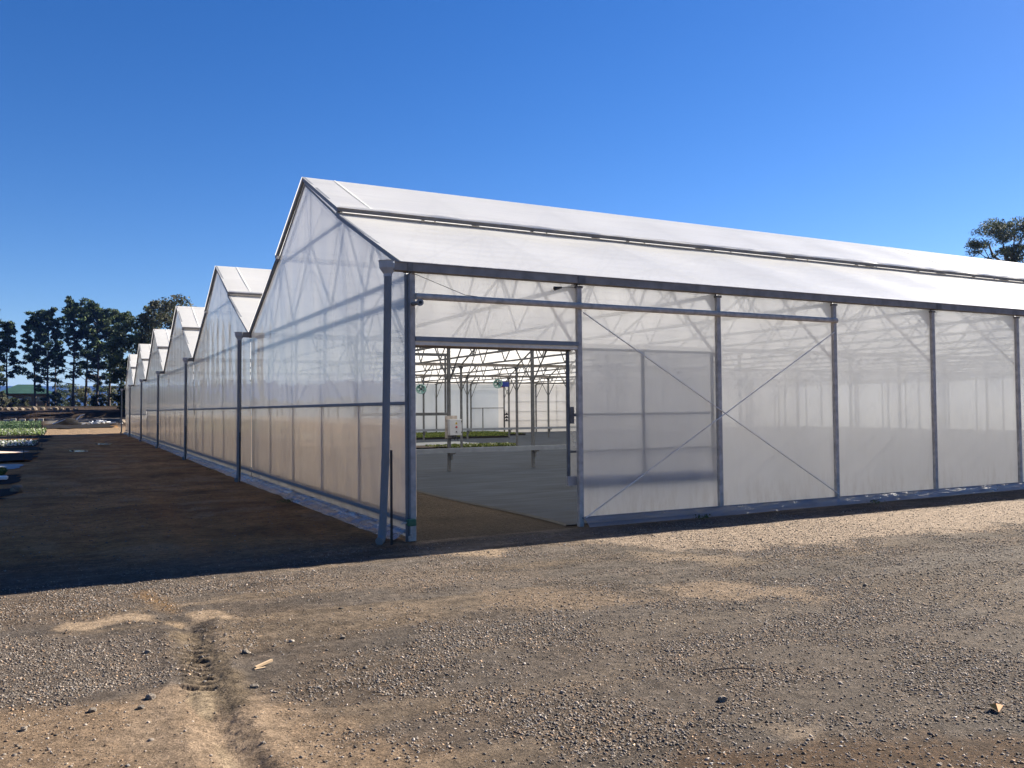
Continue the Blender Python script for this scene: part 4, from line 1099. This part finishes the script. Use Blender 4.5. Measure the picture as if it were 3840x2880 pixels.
def broad(x, y, h, seed, label, cols, width=.4, base=.1, n=60, per=110, leaf=.16, cat='tree', group=None, name='broad_tree', bark='bark', trunk=True, zs=None):
    q = random.Random(seed); zb = float(ground_z(x, y)) if zs is None else zs
    t = empty(name, (0, 0, 0)); tr = MB(); P = []; J = []
    r0 = .02*h
    tr.tube([(0, 0, -.3), (.02*h, 0, h*.3), (.0, .02*h, h*.6)], [r0, r0*.7, r0*.4], 8, cap=False)
    for i in range(n):
        a = q.uniform(0, 6.283); s = q.uniform(base, 1.); prof = math.sin(math.pi*min(1, .12 + .80*((s - base)/(1 - base))))**.7
        rad = width*h*prof*math.sqrt(q.uniform(.25, 1)); c = Vector((rad*math.cos(a), rad*math.sin(a), h*(s*.96)))
        if i < 18: limb(tr, (0, 0, h*min(.6, s*.6)), c - Vector((0, 0, h*min(.6, s*.6))), (c - Vector((0, 0, h*min(.6, s*.6)))).length*.9, r0*.3, q, 5, .12)
        rr = h*width*.30*q.uniform(.5, 1.15); P.append(clump(q, c, rr, rr*.72, per)); J.append(np.full(per, math.exp(q.gauss(0, .25))))
    if trunk: tr.build('trunk', M[bark], t, True)
    leaf_cloud('crown', np.concatenate(P), leaf, cols, M['leaf'], t, seed, .5, np.concatenate(J))
    t.location = (x, y, zb); tag(t, label, cat, group)
    return t
DARK = [(.030, .050, .022), (.045, .065, .028), (.060, .075, .030), (.025, .04, .022)]
OLIVE = [(.075, .085, .040), (.09, .10, .045), (.06, .065, .035), (.11, .10, .06)]
broad(far_x(.0625, 112), 112, 13.4, 21, 'tall dark tree rising behind the far greenhouse gables', DARK, .27, .01, 96, 150, .17)
broad(far_x(.098, 108), 108, 15.4, 22, 'tall olive gum with bare twigs above the far gables', OLIVE, .30, .2, 80, 130, .17)
broad(far_x(.150, 116), 116, 13.8, 23, 'dark tree just showing over the third gable roof', DARK, .34, .2, 60, 130, .18)
broad(far_x(-.098, 140), 140, 8.6, 24, 'pale grey-green bushy tree at the far left border', [(.11, .12, .08), (.14, .14, .10), (.09, .10, .06)], .36, .02, 50, 120, .15)
broad(far_x(-.0735, 144), 144, 7.6, 25, 'round dark tree behind the broad left pine', DARK, .30, .05, 55, 130, .15)
broad(far_x(.0560, 138), 138, 5.2, 26, 'dark bush under the pines beside the greenhouse end', DARK, .34, .02, 30, 100, .14)
SHRUB = [(.010, 165, 3.4, OLIVE, 'olive shrub right of the green-roofed house'), (-.018, 150, 2.4, DARK, 'dark shrub in front of the right end of the house'),
         (-.009, 168, 4.0, DARK, 'dark rounded shrub between the house and the biggest pine'), (.0015, 176, 4.4, OLIVE, 'tall olive shrub behind the biggest pine'),
         (.020, 178, 4.3, OLIVE, 'olive shrub in the gap right of the tallest pine'), (.031, 176, 4.0, DARK, 'dark shrub behind the pines second gap from the right'),
         (.041, 172, 3.8, OLIVE, 'olive shrub between the last two pines'), (-.043, 146, 1.2, OLIVE, 'low olive bush before the house door'),
         (-.052, 143, 1.4, DARK, 'low dark bush left of the parked car'), (-.066, 141, 2.4, OLIVE, 'ragged olive bush beside the left house corner'), (.0255, 146, 2.0, DARK, 'small dark bush at the foot of the middle pines')]
for i, (b_, y, h, cl, lb) in enumerate(SHRUB):
    broad(far_x(b_, y), y, h, 40 + i, lb, cl, .62, .0, 26, 90, .13, 'shrub', None, 'shrub', trunk=False)
# the gum tree standing beyond the building at right
def gum(x, y, h):
    q = random.Random(5); t = empty('gum_tree', (0, 0, 0)); tr = MB(); P = []
    az = Vector((math.sin(R(33)), -math.cos(R(33)), 0)); dp = Vector((math.cos(R(33)), math.sin(R(33)), 0))
    at = lambda u, v, w=0: az*(u*.70 + .35) + dp*w + Vector((0, 0, h - (h - v)*.46 if v > h*.5 else v))
    tr.tube([at(0, -.3), at(-.1, h*.3), at(.2, h*.52)], [.42, .33, .26], 10, cap=False)
    fork = at(.2, h*.52)
    def br(pts, r):
        tr.tube([fork if p is None else at(*p) for p in pts], [r*(1 - .75*i/(len(pts) - 1)) for i in range(len(pts))], 6, cap=False)
    br([None, (-1.6, h*.66, .5), (-2.0, h*.78, .6), (-2.9, h*.87, .7)], .16)
    br([None, (-.3, h*.68, 0), (-.4, h*.84, .2)], .16); br([None, (.8, h*.70, -.6), (1.0, h*.86, -.5)], .15)
    br([None, (1.9, h*.72, .3), (3.2, h*.84, .4), (3.9, h*.88, .3)], .17); br([None, (1.2, h*.72, .9), (2.0, h*.86, 1.)], .13)
    br([None, (-1.5, h*.58, .2), (-3.2, h*.70, .4), (-4.2, h*.74, .4)], .07); br([None, (-1.9, h*.6, -.4), (-2.6, h*.72, -.4), (-3.1, h*.79, -.4)], .07)
    br([(.2, h*.6), (2.4, h*.64), (3.6, h*.655), (5.0, h*.70)], .10); br([(-1.4, h*.60), (-2.5, h*.64), (-3.2, h*.70), (-3.9, h*.735)], .05)
    clumps = []
    for i in range(84):                                         # umbrella of foliage
        a = q.uniform(0, 1); u = -4.0 + 9.8*a; arch = h*(.845 + .125*math.sin(math.pi*min(1, max(0, .12 + .80*a)))) - (1.6 if a < .16 else 0)*(1 - a/.16)
        clumps.append((at(u, arch + q.uniform(-3.2, .8), q.uniform(-2.2, 2.2)), q.uniform(.5, .85)))
    for i in range(44): clumps.append((at(q.gauss(.7, 1.3), h*.63 + q.uniform(-2.2, 2.0), q.uniform(-1.4, 1.4)), q.uniform(.45, .8)))
    for i in range(6): clumps.append((at(q.uniform(-3.9, -2.6), h*.78 + q.uniform(-.3, .5), q.uniform(-1, 1)), q.uniform(.4, .6)))
    for i in range(9): clumps.append((at(q.uniform(3.2, 5.2), h*.70 + q.uniform(-1., .6), q.uniform(-1, 1)), q.uniform(.25, .5)))
    J = []
    for c, r_ in clumps:
        P.append(clump(q, c, r_, r_*.6, 150)); J.append(np.full(150, math.exp(q.gauss(0, .25))))
    tr.build('trunk', M['bark_pale'], t, True)
    leaf_cloud('crown', np.concatenate(P), .085, [(.055, .07, .035), (.07, .085, .04), (.09, .095, .05), (.045, .055, .03)], M['leaf'], t, 3, .4, np.concatenate(J))
    t.location = (x, y, 0); tag(t, 'umbrella-crowned gum tree showing above the roof at the right', 'tree')
GD = 92.0
gum(CAM[0] + GD*math.cos(R(32.0)), CAM[1] + GD*math.sin(R(32.0)), 19.2)

# the wood across the fields at the left, seen mirrored in the gable film
P = []; q = random.Random(77)
for i in range(46):
    y = 2 + i*4.3 + q.uniform(-2, 2); x = -62 - q.uniform(0, 16) - y*.12; h = q.uniform(11, 19)
    for k in range(26):
        s = q.uniform(.08, 1); rad = h*.30*math.sin(math.pi*min(1, .15 + .8*s))*q.random()**.5; a = q.uniform(0, 6.28)
        P.append(clump(q, (x + rad*math.cos(a), y + rad*math.sin(a), h*s*.95), h*.10, h*.08, 34))
for (x, y, h) in ((17, 103, 13), (22, 110, 14), (30, 118, 13), (12, 150, 13), (22, 146, 14), (32, 152, 14), (44, 148, 14), (40, 108, 13), (24, 135, 14)):
    for k in range(60):                                        # unseen trees added behind the building to shade bank and pines
        s_ = q.uniform(.05, 1); rad = h*.33*math.sin(math.pi*min(1, .15 + .8*s_))*q.random()**.5; a = q.uniform(0, 6.28)
        P.append(clump(q, (x + rad*math.cos(a), y + rad*math.sin(a), 1.5 + h*s_*.95), h*.10, h*.08, 60))
wood = leaf_cloud('woodland', np.concatenate(P), .42, DARK + OLIVE, M['leaf'], None, 8, .5)
tag(wood, kind='stuff')

# ------------------------------------------------------------------ the house under the pines, a parked car, a pole
def house():
    y0 = 184.0; xa, xb = far_x(-.0665, y0), far_x(-.0165, y0); z0 = float(ground_z(xa, y0)) - .1
    t = empty('house', (xa, y0, z0), 'low brick house with a green sheet roof behind the pines', 'house')
    w = MB().box(xa, xb - 1.4, y0, y0 + 8, z0, z0 + 2.6).build('wall', M['brick'], t)
    r = MB(); e = .6; zr = z0 + 2.55
    r.add([(xa - e, y0 - e, zr), (xb + e, y0 - e, zr), (xb + e, y0 + 8 + e, zr), (xa - e, y0 + 8 + e, zr), (xa + 3.2, y0 + 4, zr + 2.0), (xb - 3.4, y0 + 4, zr + 2.0)],
          [(0, 1, 5, 4), (1, 2, 5), (2, 3, 4, 5), (3, 0, 4), (3, 2, 1, 0)])
    rf = r.build('roof', M['roof_green'], t)
    f = MB().box(xa - e, xb + e, y0 - e - .12, y0 - e - .003, zr - .06, zr + .08).build('gutter', M['roof_green'], rf)
    for x in (xb - .1, xb - .75): MB().box(x - .09, x + .09, y0 - .5, y0 - .32, z0, zr - .003).build('verandah_post', M['timber'], t)
    for x, wd_ in ((xa + 1.2, .5), (xa + 2.1, .8)):
        fr_ = MB().box(x - wd_/2, x + wd_/2, y0 - .06, y0 - .003, z0 + .9, z0 + 2.1).build('window', M['white_paint'], t)
    for x in (xa + 5.2, xa + 7.2):
        fr_ = MB().box(x - .6, x + .6, y0 - .05, y0 - .003, z0 + 1.0, z0 + 2.0).build('window', M['timber'], t)
        MB().box(x - .52, x + .52, y0 - .058, y0 - .052, z0 + 1.08, z0 + 1.92).build('pane', M['glass'], fr_)
house()
def car():
    y = 174.0; x = far_x(-.0445, y); z = float(ground_z(x, y)); t = empty('parked_car', (x, y, z), 'dark car parked facing us in front of the house', 'car')
    prof = [(-2.1, .35), (-2.15, .75), (-1.95, .95), (-.95, 1.05), (-.25, 1.48), (1.1, 1.5), (1.9, 1.0), (2.1, .9), (2.1, .35)]
    b = MB(); vs = []
    for sx in (-.85, .85):
        for (yy, zz) in prof: vs.append((x + sx*(1 if zz < 1.1 else .78), y + yy, z + zz))
    n = len(prof); b.add(vs, [tuple(range(n - 1, -1, -1)), tuple(range(n, 2*n))] + [(i, (i+1) % n, n + (i+1) % n, n + i) for i in range(n)])
    b.build('body', M['car'], t, False, .04)
    MB().add([(x - .76, y - .98, z + 1.08), (x + .76, y - .98, z + 1.08), (x + .62, y - .33, z + 1.46), (x - .62, y - .33, z + 1.46)], [(0, 1, 2, 3)]).build('windscreen', M['glass'], t)
    for sx in (-.8, .8):
        for yy in (-1.35, 1.3): MB().tube([(x + sx - .09, y + yy, z + .32), (x + sx + .09, y + yy, z + .32)], .32, 16).build('wheel', M['black_plastic'], t, True)
    for sx in (-.62, .62): MB().box(x + sx - .16, x + sx + .16, y - 2.17, y - 2.12, z + .62, z + .76).build('headlight', M['glass'], t)
    MB().box(x - .19 + .3, x + .19 + .3, y - 2.19, y - 2.16, z + .40, z + .54).build('number_plate', M['white_paint'], t)
car()
y = 158.; x = far_x(-.0152, y); z = float(ground_z(x, y))
up = empty('utility_pole', (x, y, z), 'dark utility pole with a box, behind the pines right of the house', 'utility pole')
MB().tube([(x, y, z - .2), (x, y, z + 8.2)], .14, 8, .10).build('pole', M['bark'], up); MB().box(x - .75, x - .2, y - .2, y + .2, z + 4.3, z + 5.0).build('transformer_box', M['galv'], up); MB().bar((x - .8, y, z + 7.6), (x + .8, y, z + 7.6), .12).build('cross_arm', M['bark'], up)

# distant range
n = 160; bx = np.linspace(-2600, 3400, n); Pz = np.zeros((n, 8, 3))
for j in range(8):
    s = j/7; Pz[:, j, 0] = bx; Pz[:, j, 1] = 3000 + 700*s
    Pz[:, j, 2] = (105 + 10*(fbm(bx*.0012, bx*0, 950, 4) - .5)*2)*sstep(0, 1, s)
hills = grid_mesh('hills', Pz, M['hill']); tag(hills, kind='structure')

# ------------------------------------------------------------------ air
HAZE = True
if HAZE:
    m, nt, out = nodes_of('haze_air')
    pv = N(nt, 'ShaderNodeVolumePrincipled'); pv.inputs['Color'].default_value = (.14, .32, 1., 1); pv.inputs['Density'].default_value = 0.0001; pv.inputs['Anisotropy'].default_value = .2
    nt.links.new(pv.outputs[0], out.inputs['Volume'])
    hz = MB().box(-4500, 4500, -4500, 5500, -2, 140).build('haze', m); tag(hz, kind='stuff')

# ------------------------------------------------------------------ light, sky, camera
w = bpy.data.worlds.new('World'); scene.world = w; w.use_nodes = True
nt = w.node_tree; nt.nodes.clear()
sk = nt.nodes.new('ShaderNodeTexSky'); sk.sky_type = 'NISHITA'; sk.sun_disc = False
sk.sun_elevation = SUN_EL; sk.sun_rotation = R(90) - SUN_AZ
sk.air_density = 1.0; sk.dust_density = .15; sk.ozone_density = 4.0; sk.altitude = 600
hs = nt.nodes.new('ShaderNodeHueSaturation'); hs.inputs['Saturation'].default_value = 1.29; hs.inputs['Hue'].default_value = .512
bg = nt.nodes.new('ShaderNodeBackground'); bg.inputs['Strength'].default_value = .039
wo = nt.nodes.new('ShaderNodeOutputWorld')
nt.links.new(sk.outputs[0], hs.inputs['Color']); nt.links.new(hs.outputs[0], bg.inputs['Color']); nt.links.new(bg.outputs[0], wo.inputs[0])
sl = bpy.data.lights.new('sun', 'SUN'); sl.energy = 5.0; sl.angle = R(.53); sl.color = (1.0, .92, .79)
so = bpy.data.objects.new('sun', sl); COL.objects.link(so); so.rotation_euler = SUN.to_track_quat('Z', 'Y').to_euler(); so.location = (30, 10, 40)

cam = bpy.data.cameras.new('camera'); co = bpy.data.objects.new('camera', cam); COL.objects.link(co)
cam.sensor_width = 36; cam.lens = 29.604; cam.clip_start = .05; cam.clip_end = 12000
yaw, pit, rol = R(62.386), R(1.6995), R(-.4988)
f = Vector((math.cos(yaw)*math.cos(pit), math.sin(yaw)*math.cos(pit), math.sin(pit)))
r0 = Vector((math.sin(yaw), -math.cos(yaw), 0)); u0 = r0.cross(f)
r1 = r0*math.cos(rol) + u0*math.sin(rol); u1 = u0*math.cos(rol) - r0*math.sin(rol)
co.matrix_world = Matrix(((r1.x, u1.x, -f.x, CAM[0]), (r1.y, u1.y, -f.y, CAM[1]), (r1.z, u1.z, -f.z, CAM[2]), (0, 0, 0, 1)))
scene.camera = co

scene.render.engine = 'CYCLES'
cy = scene.cycles
cy.use_denoising = True
try: cy.denoiser = 'OPENIMAGEDENOISE'
except Exception: pass
cy.max_bounces = 10; cy.diffuse_bounces = 5; cy.glossy_bounces = 4; cy.transmission_bounces = 8; cy.transparent_max_bounces = 40; cy.volume_bounces = 0
cy.caustics_reflective = False; cy.caustics_refractive = False; cy.sample_clamp_indirect = 6
scene.view_settings.view_transform = 'Standard'; scene.view_settings.look = 'None'
scene.view_settings.exposure = 1.76; scene.view_settings.gamma = 1.0
